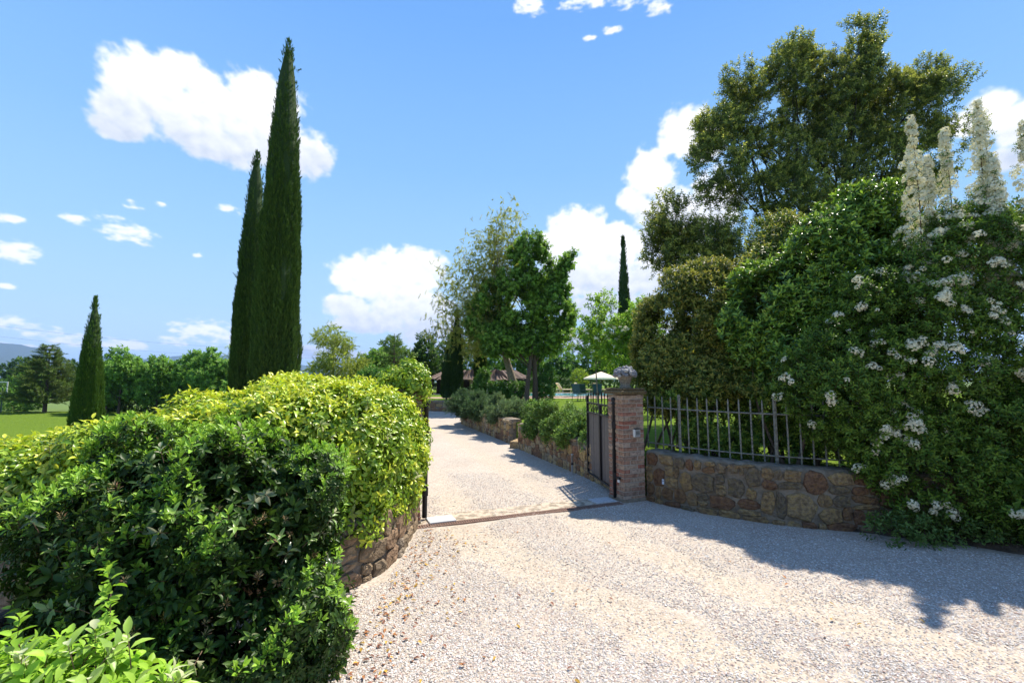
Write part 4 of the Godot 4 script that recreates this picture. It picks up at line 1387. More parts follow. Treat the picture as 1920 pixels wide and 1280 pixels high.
	var co := shrub("lime_shrub", "bright lime-green leafy shrub in the bottom left corner", cb, cbl, 330, S.corner, M.leaf_thin, {"stems": 9, "stemr": 0.007, "inner": 0.5, "lump": 0.05, "up": 1.0, "out": 0.6, "rnd": 0.4})
	single_leaves(co, cb, scatter(cbl, 300, {"inner": 0.0, "lump": 0.06}), 38, {"n": 7, "len": 0.062, "wid": 0.03, "stem": 0.07, "a0": 1.4, "a1": 0.4, "droop": 0.25}, M.corner, M.twig, {"out": 0.7, "up": 1.0, "rnd": 0.3, "proud": 0.05})
	for p in [[Vector3(0.05, 0.4, -0.1), Vector3(0.05, 0.98, -0.14)], [Vector3(-0.1, 0.4, 0.0), Vector3(0.1, 0.86, -0.06)], [Vector3(0.05, 0.4, 0.05), Vector3(-0.12, 0.88, 0.02)]]:
		wood(co, "shoot", p[0], p[1], 0.005, 0.002, M.twig, 0.03, 5)
		var pp := [PackedVector3Array(), PackedVector3Array()]
		for i in 5:
			pp[0].append((p[0] as Vector3).lerp(p[1], 0.6 + 0.1 * i))
			pp[1].append(Vector3(rf(-1, 1), 0.6, rf(-1, 1)).normalized())
		foliage(co, "shoot_leaves", S.corner, M.leaf_thin, pp, {"up": 0.6, "s0": 0.7, "s1": 0.9})
	# old timber rail behind it
	var r := thing("timber_rail", "dark weathered timber rail at the left edge beneath the hedge", "railing", Vector3(-2.64, 0, -2.2))
	part("rail", box_mesh(Vector3(0.045, 0.07, 0.95), 0.012), M.wood, r, Transform3D(Basis(Vector3.UP, 0.05), Vector3(0, 0.47, -0.02)))
	for z in [0.7, -0.72]:
		part("post", box_mesh(Vector3(0.05, 0.29, 0.05), 0.01), M.wood, r, Transform3D(Basis.IDENTITY, Vector3(-0.1, 0.25, z)))
	# tall cypresses behind the hedge
	cypress("tallest cypress, towering behind the jasmine hedge", Vector3(-5.95, ground_h(-5.95, 0), -11.5), 10.78, 0.64, 24000, {"shaggy": 14, "s0": 0.42, "s1": 0.8, "pow": 0.45, "tints": [Color(1.5, 1.5, 1.2), Color(1.15, 1.2, 1.0), Color(1.9, 1.8, 1.3)]})
	cypress("tall cypress just behind and left of the tallest one", Vector3(-7.8, ground_h(-7.8, 0), -13.5), 8.7 - ground_h(-7.8, 0), 0.52, 14000, {"shaggy": 10, "s0": 0.42, "s1": 0.8, "pow": 0.45, "tints": [Color(1.5, 1.5, 1.2), Color(1.15, 1.2, 1.0), Color(1.9, 1.8, 1.3)]})
	cypress("small conical cypress standing alone on the left lawn", Vector3(-12.85, ground_h(-12.85, 0), -14.0), 4.3 - ground_h(-12.85, 0), 0.50, 11000, {"pow": 0.68, "s0": 0.4, "s1": 0.75, "shaggy": 14, "tints": [Color(2.2, 2.1, 1.4), Color(2.8, 2.5, 1.6), Color(1.7, 1.8, 1.2)]})

# ------------------------------------------------------------------ plants on the right
func build_right_plants() -> void:
	# olive-brown shrub behind the fence
	var ob := Vector3(3.0, 0.58, -8.0)
	var ol := local([[Vector3(2.95, 2.15, -7.95), Vector3(0.7, 0.85, 0.6)], [Vector3(3.6, 2.6, -7.9), Vector3(0.75, 1.1, 0.65)], [Vector3(2.75, 2.75, -8.2), Vector3(0.45, 0.55, 0.45)], [Vector3(3.2, 1.7, -7.5), Vector3(0.75, 0.42, 0.5)], [Vector3(3.55, 3.35, -8.0), Vector3(0.5, 0.55, 0.45)], [Vector3(2.7, 1.5, -7.7), Vector3(0.5, 0.35, 0.4)], [Vector3(3.1, 3.0, -7.9), Vector3(0.6, 0.6, 0.5)], [Vector3(2.55, 2.0, -7.9), Vector3(0.4, 0.7, 0.4)]], ob)
	shrub("elaeagnus_shrub", "tall olive-brown shrub behind the fence next to the brick pillar", ob, ol, 6000, S.olive, M.leaf_tree, {"stems": 14, "stemr": 0.028, "foot": 2.2, "inner": 0.3, "lump": 0.12, "lumpf": 1.2, "gap": -0.2, "gapf": 1.1, "up": 0.5, "s0": 0.9, "s1": 1.5})
	var ob2 := Vector3(4.3, 0.58, -7.7)
	var ol2 := local([[Vector3(4.2, 2.2, -7.6), Vector3(0.7, 0.8, 0.6)], [Vector3(4.5, 3.0, -7.7), Vector3(0.8, 1.0, 0.65)], [Vector3(4.9, 3.9, -8.0), Vector3(0.7, 0.8, 0.6)], [Vector3(4.1, 1.6, -7.0), Vector3(0.8, 0.42, 0.45)]], ob2)
	shrub("elaeagnus_shrub", "olive-green shrub filling the hedge between the fence and the oak", ob2, ol2, 4200, S.olive, M.leaf_tree, {"stems": 12, "stemr": 0.028, "foot": 2.2, "inner": 0.3, "lump": 0.12, "lumpf": 1.2, "gap": -0.2, "gapf": 1.1, "up": 0.5, "s0": 0.9, "s1": 1.5, "tints": [Color(0.85, 1.05, 0.9), Color(1, 1, 1)]})
	shrub("undergrowth", "sparse leafy undergrowth just behind the iron fence", Vector3(3.3, 0.58, -7.2), [[Vector3(-0.55, 0.5, -0.1), Vector3(0.5, 0.5, 0.25)], [Vector3(0.2, 0.4, 0.15), Vector3(0.6, 0.45, 0.25)], [Vector3(0.9, 0.45, 0.5), Vector3(0.6, 0.5, 0.25)], [Vector3(-0.2, 0.8, -0.1), Vector3(0.7, 0.3, 0.25)], [Vector3(0.8, 0.85, 0.3), Vector3(0.7, 0.3, 0.25)]], 1700, S.olive, M.leaf_tree, {"stems": 16, "stemr": 0.009, "foot": 1.2, "inner": 0.8, "gap": -0.05, "gapf": 1.6, "up": 0.8, "s0": 0.9, "s1": 1.4, "tints": [Color(0.8, 1.1, 0.8), Color(1, 1.3, 0.9)]})
	# bright laurel
	var lb := Vector3(4.7, 0.58, -6.8)
	var ll := local([[Vector3(4.15, 2.7, -6.9), Vector3(0.65, 0.95, 0.55)], [Vector3(4.8, 3.2, -6.7), Vector3(0.7, 1.1, 0.6)], [Vector3(5.15, 3.9, -6.6), Vector3(0.45, 0.75, 0.45)], [Vector3(4.45, 2.0, -6.5), Vector3(0.75, 0.8, 0.5)], [Vector3(3.75, 2.6, -7.0), Vector3(0.4, 0.8, 0.4)], [Vector3(5.5, 3.0, -6.8), Vector3(0.7, 1.2, 0.5)]], lb)
	shrub("laurel_shrub", "tall laurel with sunlit bright green top in the right hedge", lb, ll, 5600, S.laurel, M.leaf_gloss, {"stems": 12, "stemr": 0.03, "foot": 2.0, "inner": 0.3, "lump": 0.14, "lumpf": 1.2, "gap": -0.22, "gapf": 1.2, "up": 0.6, "s0": 0.85, "s1": 1.35})
	# firethorn with white blossom
	var pb := Vector3(5.2, 0.0, -5.7)
	var pl := local([[Vector3(4.3, 1.65, -5.8), Vector3(0.75, 0.85, 0.5)], [Vector3(5.1, 1.7, -5.7), Vector3(0.9, 1.25, 0.65)], [Vector3(5.9, 2.3, -5.7), Vector3(1.0, 1.5, 0.65)], [Vector3(6.8, 2.2, -5.4), Vector3(1.0, 1.8, 0.7)], [Vector3(5.1, 0.75, -5.45), Vector3(0.95, 0.75, 0.5)], [Vector3(5.8, 0.8, -5.0), Vector3(0.9, 0.85, 0.5)], [Vector3(7.0, 1.5, -4.8), Vector3(1.1, 1.5, 0.7)], [Vector3(5.4, 2.9, -5.8), Vector3(0.6, 0.7, 0.5)], [Vector3(4.6, 0.9, -5.6), Vector3(0.55, 0.55, 0.4)], [Vector3(6.1, 3.3, -5.9), Vector3(0.7, 0.8, 0.5)], [Vector3(4.75, 2.6, -5.9), Vector3(0.55, 0.6, 0.45)]], pb)
	var po := {"stems": 14, "stemr": 0.02, "foot": 0.8, "inner": 0.25, "lump": 0.13, "lumpf": 1.4, "gap": -0.26, "gapf": 1.3, "up": 0.35, "s0": 0.9, "s1": 1.6, "miny": 0.05}
	var p := shrub("firethorn_bush", "big dark firethorn covered in white blossom heads and spires at the right edge", pb, pl, 14000, S.pyracantha, M.leaf_tree, po)
	foliage(p, "inner_foliage", S.pyracantha, M.leaf_tree, scatter(pl, 6500, {"inner": 0.55, "lump": 0.05, "gap": -9.0, "miny": 0.05}), {"up": 0.3, "rnd": 0.8, "s0": 1.1, "s1": 1.7})
	# upright flowering rods
	for s in [[5.28, 5.2, -5.8, 2.9, 0.16], [5.6, 4.75, -5.95, 3.0, 0.11], [5.86, 5.1, -5.95, 3.1, 0.14], [6.08, 5.38, -5.72, 3.0, 0.17], [6.25, 5.3, -5.8, 3.2, 0.15], [6.48, 5.0, -5.55, 2.9, 0.18], [6.8, 5.3, -5.5, 3.0, 0.18], [6.0, 4.5, -5.5, 2.9, 0.15]]:
		var foot := Vector3(s[0] - 0.08, s[3] - 0.5, s[2]) - pb
		var tip := Vector3(s[0], s[1], s[2]) - pb
		var bow := Vector3(rf(-0.12, 0.12), 0, rf(-0.1, 0.1))
		wood(p, "flowering_rod", foot, tip, 0.012, 0.003, M.bark, 0.02, 5)
		var fp := [PackedVector3Array(), PackedVector3Array()]
		var lp := [PackedVector3Array(), PackedVector3Array()]
		for i in 230:
			var t := pow(rng.randf(), 1.1)
			var w: float = s[4] * 1.6 * pow(1.0 - t, 0.8) * rf(0.2, 1.05) * (0.8 + 0.7 * fn.get_noise_2d(t * 60.0, s[0] * 100.0))
			var a := rng.randf() * TAU
			var c := foot.lerp(tip, 0.12 + 0.88 * t) + Vector3(cos(a) * w, rf(-0.03, 0.03), sin(a) * w)
			if i % 4 == 0:
				lp[0].append(c)
				lp[1].append(Vector3(cos(a), 0.3, sin(a)))
			fp[0].append(c)
			fp[1].append(Vector3(cos(a), 0.4, sin(a)))
		foliage(p, "blossom_spire", S.blossom, M.petal, fp, {"out": 1.0, "up": 0.6, "rnd": 0.3, "s0": 0.55, "s1": 1.3})
		foliage(p, "spire_leaves", S.pyracantha, M.leaf_tree, lp, {"out": 1.0, "up": 0.4, "s0": 0.7, "s1": 1.1})
	# blossom heads on the face of the bush
	var fs := scatter(pl, 5200, {"inner": 0.0, "lump": 0.12, "lumpf": 1.4, "gap": -9.0, "keep": 0.0, "miny": 0.3})
	var made := 0
	for i in fs[0].size():
		var w: Vector3 = fs[0][i] + pb
		var n: Vector3 = fs[1][i]
		if made >= 298:
			break
		if n.dot((EYE - w).normalized()) < 0.1 or w.x > -w.z * 1.16:
			continue
		var patch := fn.get_noise_3dv(w * 14.0)
		var like := clampf((w.y - 0.4) * 0.3 + (w.x - 4.8) * 0.14, 0.25, 0.95)
		if patch < -0.2 or rng.randf() > like:
			continue
		for k in rng.randi_range(1, 3):
			made += 1
			var b := grow(n, {"out": 1.0, "up": 0.5, "rnd": 0.3})
			part("blossom_head", S.blossom[rng.randi() % 3], M.petal, p, Transform3D(b.scaled(Vector3.ONE * rf(0.65, 1.35)), fs[0][i] + n * 0.05 + Vector3(rf(-0.09, 0.09), rf(-0.05, 0.05), rf(-0.06, 0.06)) * (0.0 if k == 0 else 1.0)))
	# a lime branch and weeds at its foot
	shrub("weed_clump", "lime-green weed sprouting at the foot of the firethorn by the right edge", Vector3(5.35, 0.0, -4.85), [[Vector3(0, 0.45, 0), Vector3(0.2, 0.35, 0.16)]], 60, S.mid, M.leaf_thin, {"category": "plant", "stems": 4, "stemr": 0.005, "foot": 0.3, "inner": 0.6, "up": 1.0})
	shrub("weed_clump", "dark low weeds where the rubble wall meets the firethorn", Vector3(4.4, 0.0, -5.15), [[Vector3(0, 0.12, 0), Vector3(0.55, 0.16, 0.16)], [Vector3(0.8, 0.12, 0.1), Vector3(0.5, 0.16, 0.16)]], 260, S.box, M.leaf_soft, {"category": "plant", "stems": 3, "stemr": 0.004, "inner": 0.6, "up": 1.0, "miny": 0.0})
	# holm oak
	var kb := Vector3(9.4, 0.58, -14.0)
	var t := thing("holm_oak", "large many-stemmed holm oak rising above the right hedge", "tree", kb)
	var blobs := []
	for c in [[4.4, 5.6, -12.6, 0.75], [5.0, 6.4, -12.9, 0.8], [5.3, 5.2, -13.0, 0.9], [6.1, 7.6, -13.3, 1.0], [6.2, 6.2, -13.4, 1.0], [6.9, 8.9, -13.6, 1.1], [6.7, 10.0, -13.8, 0.95], [7.6, 7.4, -13.6, 1.1], [7.9, 10.3, -14.0, 1.15], [7.7, 11.2, -14.0, 0.8], [8.6, 8.8, -13.9, 1.2], [9.0, 12.0, -14.2, 1.0], [9.5, 12.6, -14.3, 0.8], [9.4, 10.6, -14.0, 1.2], [9.9, 9.3, -14.2, 1.2], [10.5, 11.6, -14.2, 1.0], [11.4, 12.8, -14.4, 1.0], [11.8, 12.0, -14.3, 1.1], [12.0, 13.2, -14.4, 0.7], [11.2, 10.4, -14.2, 1.2], [12.6, 11.2, -14.3, 1.1], [13.6, 11.4, -14.4, 1.0], [13.9, 12.2, -14.5, 0.7], [14.2, 10.6, -14.4, 0.9], [13.4, 9.8, -14.2, 1.1], [12.2, 9.2, -14.0, 1.1], [13.2, 8.6, -14.2, 0.9], [14.1, 9.6, -14.4, 0.8], [10.8, 8.2, -14.0, 1.1], [12.2, 7.6, -14.0, 1.0], [9.2, 7.4, -13.8, 1.0], [10.0, 6.6, -13.8, 0.9], [8.0, 6.0, -13.4, 0.9], [7.0, 5.0, -13.2, 0.9], [11.4, 6.4, -13.8, 0.9]]:
		var r: float = c[3]
		for k in 3:
			blobs.append([Vector3(c[0] - 0.2, 5.0 + (c[1] - 5.0) * 0.95, c[2]) - kb + Vector3(rf(-0.6, 0.6), rf(-0.5, 0.5), rf(-0.9, 0.7)) * r * (1.0 if k else 0.2), Vector3(r, r * 0.85, r) * rf(0.5, 0.8)])
	var fork := Vector3(0.2, 1.4, 0)
	var ts := begin()
	limb(ts, Vector3(0, -0.1, 0), fork, 0.32, 0.24, 0.02, 10)
	part("trunk", done(ts), M.bark_dark, t)
	var mains := [Vector3(-3.6, 5.4, 0.4), Vector3(-1.9, 8.2, 0.2), Vector3(-0.3, 9.6, -0.1), Vector3(1.6, 9.8, -0.2), Vector3(3.0, 8.6, -0.1), Vector3(-0.9, 6.4, 0.4), Vector3(1.0, 7.0, 0.3), Vector3(3.9, 7.2, 0)]
	for e in mains:
		var foot := fork + Vector3(rf(-0.15, 0.15), rf(-0.5, 0.1), rf(-0.15, 0.15))
		wood(t, "limb", foot, e, 0.14, 0.03, M.bark_dark, 0.05, 8)
	for i in range(0, blobs.size(), 2):
		var c: Vector3 = blobs[i][0]
		var best: Vector3 = mains[0]
		for e in mains:
			if (e * 0.75).distance_to(c) < (best * 0.75).distance_to(c):
				best = e
		wood(t, "branch", fork.lerp(best, rf(0.45, 0.8)), c, 0.035, 0.008, M.bark_dark, 0.1, 5)
	foliage(t, "foliage", S.oak, M.leaf_tree, scatter(blobs, 12500, {"inner": 0.55, "lump": 0.18, "lumpf": 0.8, "gap": -0.06, "gapf": 0.6, "keep": 0.5}), {"out": 0.8, "up": 0.6, "rnd": 0.5, "s0": 0.8, "s1": 1.35})
	# young flowering trees between the gate and the lone cypress
	broad_tree("elder_tree", "slender pale-green young tree with white flowers above the gate leaf", Vector3(3.2, 0.58, -17.0), 4.6, Vector2(1.35, 1.2), 1.6, 14, 520, S.mid, M.leaf_thin, M.bark_pale, {"trunk": 0.035, "clump": 0.34, "inner": 0.7, "gap": 0.0, "up": 0.3, "limbs": 10, "tints": [Color(2.0, 1.8, 1.5), Color(1.6, 1.5, 1.2)]})
	broad_tree("elder_tree", "pale-green young tree with white flowers behind the brick pillar", Vector3(4.5, 0.58, -16.2), 4.2, Vector2(1.3, 1.2), 1.3, 15, 620, S.mid, M.leaf_thin, M.bark_pale, {"trunk": 0.035, "clump": 0.34, "inner": 0.7, "gap": 0.0, "up": 0.3, "limbs": 10, "tints": [Color(1.9, 1.75, 1.4), Color(1.5, 1.5, 1.2)]})
	for nm in ["elder_tree", "elder_tree_001"]:
		var e: Node3D = get_node(nm)
		var pts := [PackedVector3Array(), PackedVector3Array()]
		for i in 34:
			var d := Vector3(rng.randfn(), absf(rng.randfn()) * 0.7, rng.randfn() + 0.5).normalized()
			pts[0].append(Vector3(d.x * 1.1, 2.6 + d.y * 1.1, d.z * 1.0))
			pts[1].append(d)
		foliage(e, "flower_heads", S.blossom, M.petal, pts, {"out": 0.4, "up": 1.0, "rnd": 0.2, "s0": 1.2, "s1": 2.0})

# ------------------------------------------------------------------ terrace
func build_terrace() -> void:
	var Y := 0.58
	# low shrubs on the retaining wall
	var list := [
		["rosemary_bush", "dark rosemary mound at the far left end of the retaining wall", Vector3(-1.65, Y, -18.4), Vector3(0.75, 0.34, 0.9), S.needle, Color(1.0, 1.2, 1.0), 1500],
		["rosemary_bush", "dark rosemary spilling over the middle of the far retaining wall", Vector3(-0.95, Y, -16.8), Vector3(0.7, 0.28, 0.9), S.needle, Color(1.0, 1.2, 0.95), 1500],
		["rosemary_bush", "silvery rosemary bush at the step end of the far retaining wall", Vector3(-0.15, Y, -14.9), Vector3(0.62, 0.27, 0.8), S.needle, Color(1.9, 1.9, 1.7), 1500],
		["box_shrub", "dark upright shrub on the wall just right of the garden steps", Vector3(0.72, Y, -11.3), Vector3(0.34, 0.34, 0.4), S.box, Color(1.2, 1.25, 1.1), 1000],
		["box_shrub", "rounded green shrub in the middle of the near retaining wall", Vector3(1.1, Y, -10.5), Vector3(0.5, 0.33, 0.55), S.box, Color(1.6, 1.5, 1.4), 1500],
		["box_shrub", "green shrub hanging over the near retaining wall", Vector3(1.35, Y, -9.6), Vector3(0.42, 0.26, 0.5), S.box, Color(1.6, 1.5, 1.3), 1200],
		["box_shrub", "open leggy shrub on the wall beside the gate leaf", Vector3(1.75, Y, -8.9), Vector3(0.36, 0.33, 0.45), S.box, Color(1.6, 1.55, 1.4), 800]]
	for e in list:
		var r: Vector3 = e[3]
		shrub(e[0], e[1], e[2], [[Vector3(0, r.y * 0.7, 0), r * 0.85], [Vector3(-r.x * 0.35, r.y * 0.6, r.z * 0.4), r * 0.6], [Vector3(r.x * 0.2, r.y * 1.1, -r.z * 0.3), r * 0.55], [Vector3(-r.x * 0.3, r.y * 0.9, -r.z * 0.4), r * 0.5]], e[6], e[4], M.leaf_soft, {"stems": 6, "stemr": 0.012, "inner": 0.45, "lump": 0.2, "lumpf": 1.3, "gap": -0.15, "gapf": 1.4, "up": 0.6, "s0": 0.9, "s1": 1.5, "tints": [e[5], e[5] * 1.35, e[5] * 0.75], "group": "shrubs on the retaining wall", "miny": -0.12})
	# weeping birch
	var bb := Vector3(0.35, Y, -29.0)
	var bt := thing("birch_tree", "airy yellow-green weeping birch with a leaning trunk on the terrace", "tree", bb)
	var tip := Vector3(-1.4, 9.0, 0)
	var tst := begin()
	tube(tst, [Vector3(0, -0.1, 0), Vector3(-0.15, 0.7, 0), Vector3(-0.6, 2.2, 0), Vector3(-1.0, 3.6, 0), Vector3(-1.2, 6.0, 0), tip], [0.36, 0.28, 0.22, 0.18, 0.12, 0.04], 10)
	part("trunk", done(tst), M.bark_pale, bt)
	var pos := PackedVector3Array()
	var nrm := PackedVector3Array()
	var boughs := [Vector3(-4.9, 6.6, 0.3), Vector3(-4.6, 8.4, 0.4), Vector3(-3.6, 9.6, -0.3), Vector3(-2.6, 10.6, 0.2), Vector3(-1.4, 12.0, 0.0), Vector3(-0.6, 12.4, 0.3), Vector3(0.2, 11.6, -0.2), Vector3(-3.8, 5.6, 0.8), Vector3(-4.8, 5.0, -0.4), Vector3(-2.4, 8.4, 1.0), Vector3(-1.2, 10.2, 1.0), Vector3(0.6, 10.0, 0.4), Vector3(-2.8, 7.2, -1.0), Vector3(-0.4, 8.6, -1.0), Vector3(-3.2, 6.4, 1.2), Vector3(-4.2, 7.6, -0.6), Vector3(-1.9, 11.2, -0.8), Vector3(-3.0, 8.8, 0.9), Vector3(-5.2, 4.6, 0.6)]
	for e in boughs:
		var y0: float = clampf(e.y * 0.48, 2.6, 6.4)
		var s := Vector3(lerpf(-0.5, -1.25, (y0 - 2.0) / 4.5), y0, 0)
		wood(bt, "branch", s, e, 0.07, 0.012, M.bark_pale, 0.1, 6)
		for i in 230:
			var t := rf(0.4, 1.06)
			var p := s.lerp(e, t) + Vector3(rng.randfn() * 0.4, rng.randfn() * 0.4 - 0.45 * absf(rng.randfn()), rng.randfn() * 0.55)
			pos.append(p)
			nrm.append(Vector3(rng.randfn(), 0, rng.randfn()).normalized())
	foliage(bt, "foliage", S.birch, M.leaf_thin, [pos, nrm], {"out": 0.4, "up": -0.6, "rnd": 0.6, "s0": 0.35, "s1": 0.8})
	# sweetgum
	var sb := Vector3(1.4, Y, -28.0)
	var sg := thing("sweetgum_tree", "dense fresh-green maple-leaved tree at the centre of the terrace", "tree", sb)
	var sst := begin()
	tube(sst, [Vector3(0, -0.1, 0), Vector3(0.02, 1.0, 0), Vector3(-0.1, 4.0, 0), Vector3(-0.3, 8.0, 0), Vector3(-0.22, 10.2, 0)], [0.2, 0.16, 0.13, 0.07, 0.015], 9)
	part("trunk", done(sst), M.bark, sg)
	var sbl := []
	for e in [[0.5, 10.2, 0.4, 0.6], [0.45, 9.4, 0.65, 0.75], [0.4, 8.4, 0.9, 0.85], [0.9, 8.9, 0.5, 0.6], [-0.1, 8.9, 0.5, 0.6], [-0.5, 8.2, 0.5, 0.9], [-1.0, 7.2, 0.65, 0.9], [-1.5, 7.9, 0.3, 0.6], [1.2, 7.9, 0.45, 0.8], [1.7, 7.2, 0.6, 0.8], [2.2, 7.9, 0.34, 0.7], [2.5, 8.5, 0.24, 0.5], [2.2, 6.3, 0.6, 0.7], [-1.8, 6.2, 0.75, 0.8], [-2.4, 5.2, 0.75, 0.7], [-2.6, 4.2, 0.7, 0.6], [-1.4, 5.2, 0.9, 0.8], [-0.4, 6.6, 0.95, 0.9], [0.6, 6.8, 1.0, 0.9], [1.4, 5.8, 0.95, 0.8], [2.3, 5.0, 0.7, 0.7], [2.0, 4.0, 0.8, 0.6], [0.6, 5.2, 1.1, 0.8], [-0.6, 4.6, 1.1, 0.8], [-1.6, 3.8, 0.9, 0.6], [0.4, 3.9, 1.1, 0.7], [1.4, 3.2, 0.9, 0.5], [-0.4, 3.2, 1.0, 0.5], [-1.9, 3.0, 0.6, 0.4], [0.6, 2.7, 0.8, 0.4]]:
		e[0] = e[0] * 1.06 - 0.6
		sbl.append([Vector3(e[0], e[1] + 0.1, rf(-0.6, 0.6)), Vector3(e[2] * 0.85, e[3] * 1.0, e[2] * 0.8)])
		sbl.append([Vector3(e[0] * 1.08 + signf(e[0]) * 0.2, e[1] + e[3] * 0.75, rf(-0.5, 0.5)), Vector3(e[2] * 0.4, e[3] * 0.6, e[2] * 0.4)])
		if e[1] > 3.6:
			wood(sg, "branch", Vector3(-0.12, clampf(e[1] - 1.8 - absf(e[0]) * 0.6, 1.8, 8.5), 0), Vector3(e[0], e[1], 0), 0.045, 0.01, M.bark, 0.08, 5)
	foliage(sg, "foliage", S.sweetgum, M.leaf_tree, scatter(sbl, 5800, {"inner": 0.6, "lump": 0.3, "lumpf": 0.7, "gap": -0.12, "gapf": 0.55, "keep": 0.2}), {"out": 0.8, "up": 0.5, "rnd": 0.5, "s0": 0.75, "s1": 1.25})
	# ivy and a second trunk beneath
	wood(sg, "trunk", Vector3(-0.55, -0.1, 0.5), Vector3(-0.1, 3.4, 0.2), 0.17, 0.1, M.bark, 0.03, 8)
	shrub("ivy_bush", "leafy green bush round the foot of the maple-leaved tree", Vector3(2.0, Y, -28.4), [[Vector3(0, 0.7, 0), Vector3(0.55, 0.8, 0.5)], [Vector3(0.15, 1.5, 0), Vector3(0.4, 0.6, 0.4)]], 420, S.mid, M.leaf_soft, {"stems": 3, "inner": 0.4, "tints": [Color(0.6, 0.75, 0.6)]})
	# cypresses of the terrace
	cypress("slim cypress right of a shorter one behind the far boundary wall", Vector3(-3.55, Y, -29.4), 5.6, 0.42, 2200, {"pow": 0.35, "s0": 1.0, "s1": 1.6})
	cypress("short slim cypress left of its taller twin behind the far boundary wall", Vector3(-4.2, Y, -29.6), 3.1, 0.36, 1200, {"pow": 0.35, "s0": 1.0, "s1": 1.6})
	cypress("slim cypress standing before the thatched pavilion", Vector3(-2.15, Y, -31.0), 5.6, 0.46, 2200, {"pow": 0.35, "s0": 1.0, "s1": 1.6, "tints": [Color(1.5, 1.5, 1.2), Color(1.2, 1.2, 1.0)]})
	cypress("lone distant cypress standing above the pillar's fruit basket", Vector3(9.9, Y, -40.0), 13.9, 0.62, 4200, {"pow": 0.42, "s0": 1.2, "s1": 2.0})
	# flower bed by the pavilion
	shrub("green_shrub", "fresh green shrub in front of the slim pavilion cypress", Vector3(-1.9, Y, -29.2), [[Vector3(0, 0.8, 0), Vector3(0.45, 0.8, 0.4)], [Vector3(0.1, 1.5, 0), Vector3(0.28, 0.4, 0.28)]], 380, S.mid, M.leaf_soft, {"inner": 0.5, "tints": [Color(0.8, 0.95, 0.8)]})
	for k in 4:
		var rb := Vector3(-1.2 + k * 0.62, Y, -28.6 - 0.3 * (k % 2))
		var rs := shrub("rose_bush", ["white-flowered rose bush nearest the slim pavilion cypress", "white-flowered rose bush second from the slim pavilion cypress", "white-flowered rose bush third from the slim pavilion cypress", "white-flowered rose bush just left of the leaning birch trunk"][k], rb, [[Vector3(0, 0.55, 0), Vector3(0.34, 0.5, 0.3)]], 170, S.mid, M.leaf_soft, {"inner": 0.7, "stems": 4, "group": "white rose bushes", "tints": [Color(0.8, 0.95, 0.7)]})
		var pts := [PackedVector3Array(), PackedVector3Array()]
		for i in 16:
			pts[0].append(Vector3(rf(-0.35, 0.35), rf(0.45, 1.15), rf(0.0, 0.35)))
			pts[1].append(Vector3(rf(-1, 1), 0.3, 1).normalized())
		foliage(rs, "roses", S.blossom, M.petal, pts, {"s0": 0.7, "s1": 1.1})
	# pool
	var pool := thing("swimming_pool", "turquoise swimming pool with pinkish stone coping on the terrace", "pool", Vector3(7.0, Y, -40.0))
	part("water", box_mesh(Vector3(6.2, 0.03, 5.2)), M.water, pool, Transform3D(Basis.IDENTITY, Vector3(0, 0.01, 0)))
	var cs := begin()
	box(cs, Vector3(0, 0.03, 5.6), Vector3(6.6, 0.05, 0.4), Basis.IDENTITY, 0.02)
	box(cs, Vector3(0, 0.03, -5.6), Vector3(6.6, 0.05, 0.4), Basis.IDENTITY, 0.02)
	for x in [-6.4, 6.4]:
		box(cs, Vector3(x, 0.03, 0), Vector3(0.2, 0.05, 5.19), Basis.IDENTITY, 0.02)
	part("coping", done(cs), M.coping, pool)
	# paving behind and before
	var pv := structure("pool_paving", box_mesh(Vector3(12.0, 0.02, 1.1)), M.coping)
	pv.position = Vector3(1.0, Y + 0.01, -32.6)
	# loungers
	var lx := [[3.9, -46.9, 0.25], [5.3, -47.0, 0.3], [7.2, -47.2, 0.2], [9.1, -47.0, 0.25]]
	var ln := ["cream sun lounger furthest left beside the pool", "cream sun lounger second from the left beside the pool", "cream sun lounger just left of the parasol", "cream sun lounger under the right side of the parasol"]
	for i in 4:
		var l := thing("sun_lounger", ln[i], "sun lounger", Vector3(lx[i][0], Y, lx[i][1]), lx[i][2], "sun loungers by the pool")
		part("seat", box_mesh(Vector3(0.62, 0.05, 0.34), 0.02), M.cream, l, Transform3D(Basis.IDENTITY, Vector3(0.32, 0.36, 0)))
		part("backrest", box_mesh(Vector3(0.42, 0.05, 0.34), 0.02), M.cream, l, Transform3D(Basis(Vector3(0, 0, 1), -0.95), Vector3(-0.52, 0.68, 0)))
		for x in [-0.25, 0.85]:
			for z in [-0.28, 0.28]:
				part("leg", box_mesh(Vector3(0.025, 0.17, 0.025), 0.004), M.white, l, Transform3D(Basis.IDENTITY, Vector3(x, 0.17, z)))
	# parasol
	var pa := thing("parasol", "cream parasol open beside the pool", "parasol", Vector3(8.9, Y, -46.0))
	var cst := begin()
	cst.set_smooth_group(-1)
	for k in 8:
		var a := TAU * k / 8
		var b := TAU * (k + 1) / 8
		var A := Vector3(cos(a) * 1.75, 1.52, sin(a) * 1.75)
		var B := Vector3(cos(b) * 1.75, 1.52, sin(b) * 1.75)
		tri(cst, Vector3(0, 2.16, 0), A, B)
		quad(cst, A, B, B - Vector3(0, 0.14, 0), A - Vector3(0, 0.14, 0))
	part("canopy", done(cst), M.cream, pa)
	var pst := begin()
	tube(pst, [Vector3(0, 0, 0), Vector3(0, 2.25, 0)], [0.03, 0.03], 8)
	part("pole", done(pst), M.wood, pa)
	part("base", box_mesh(Vector3(0.3, 0.05, 0.3), 0.02), M.concrete, pa, Transform3D(Basis.IDENTITY, Vector3(0, 0.05, 0)))
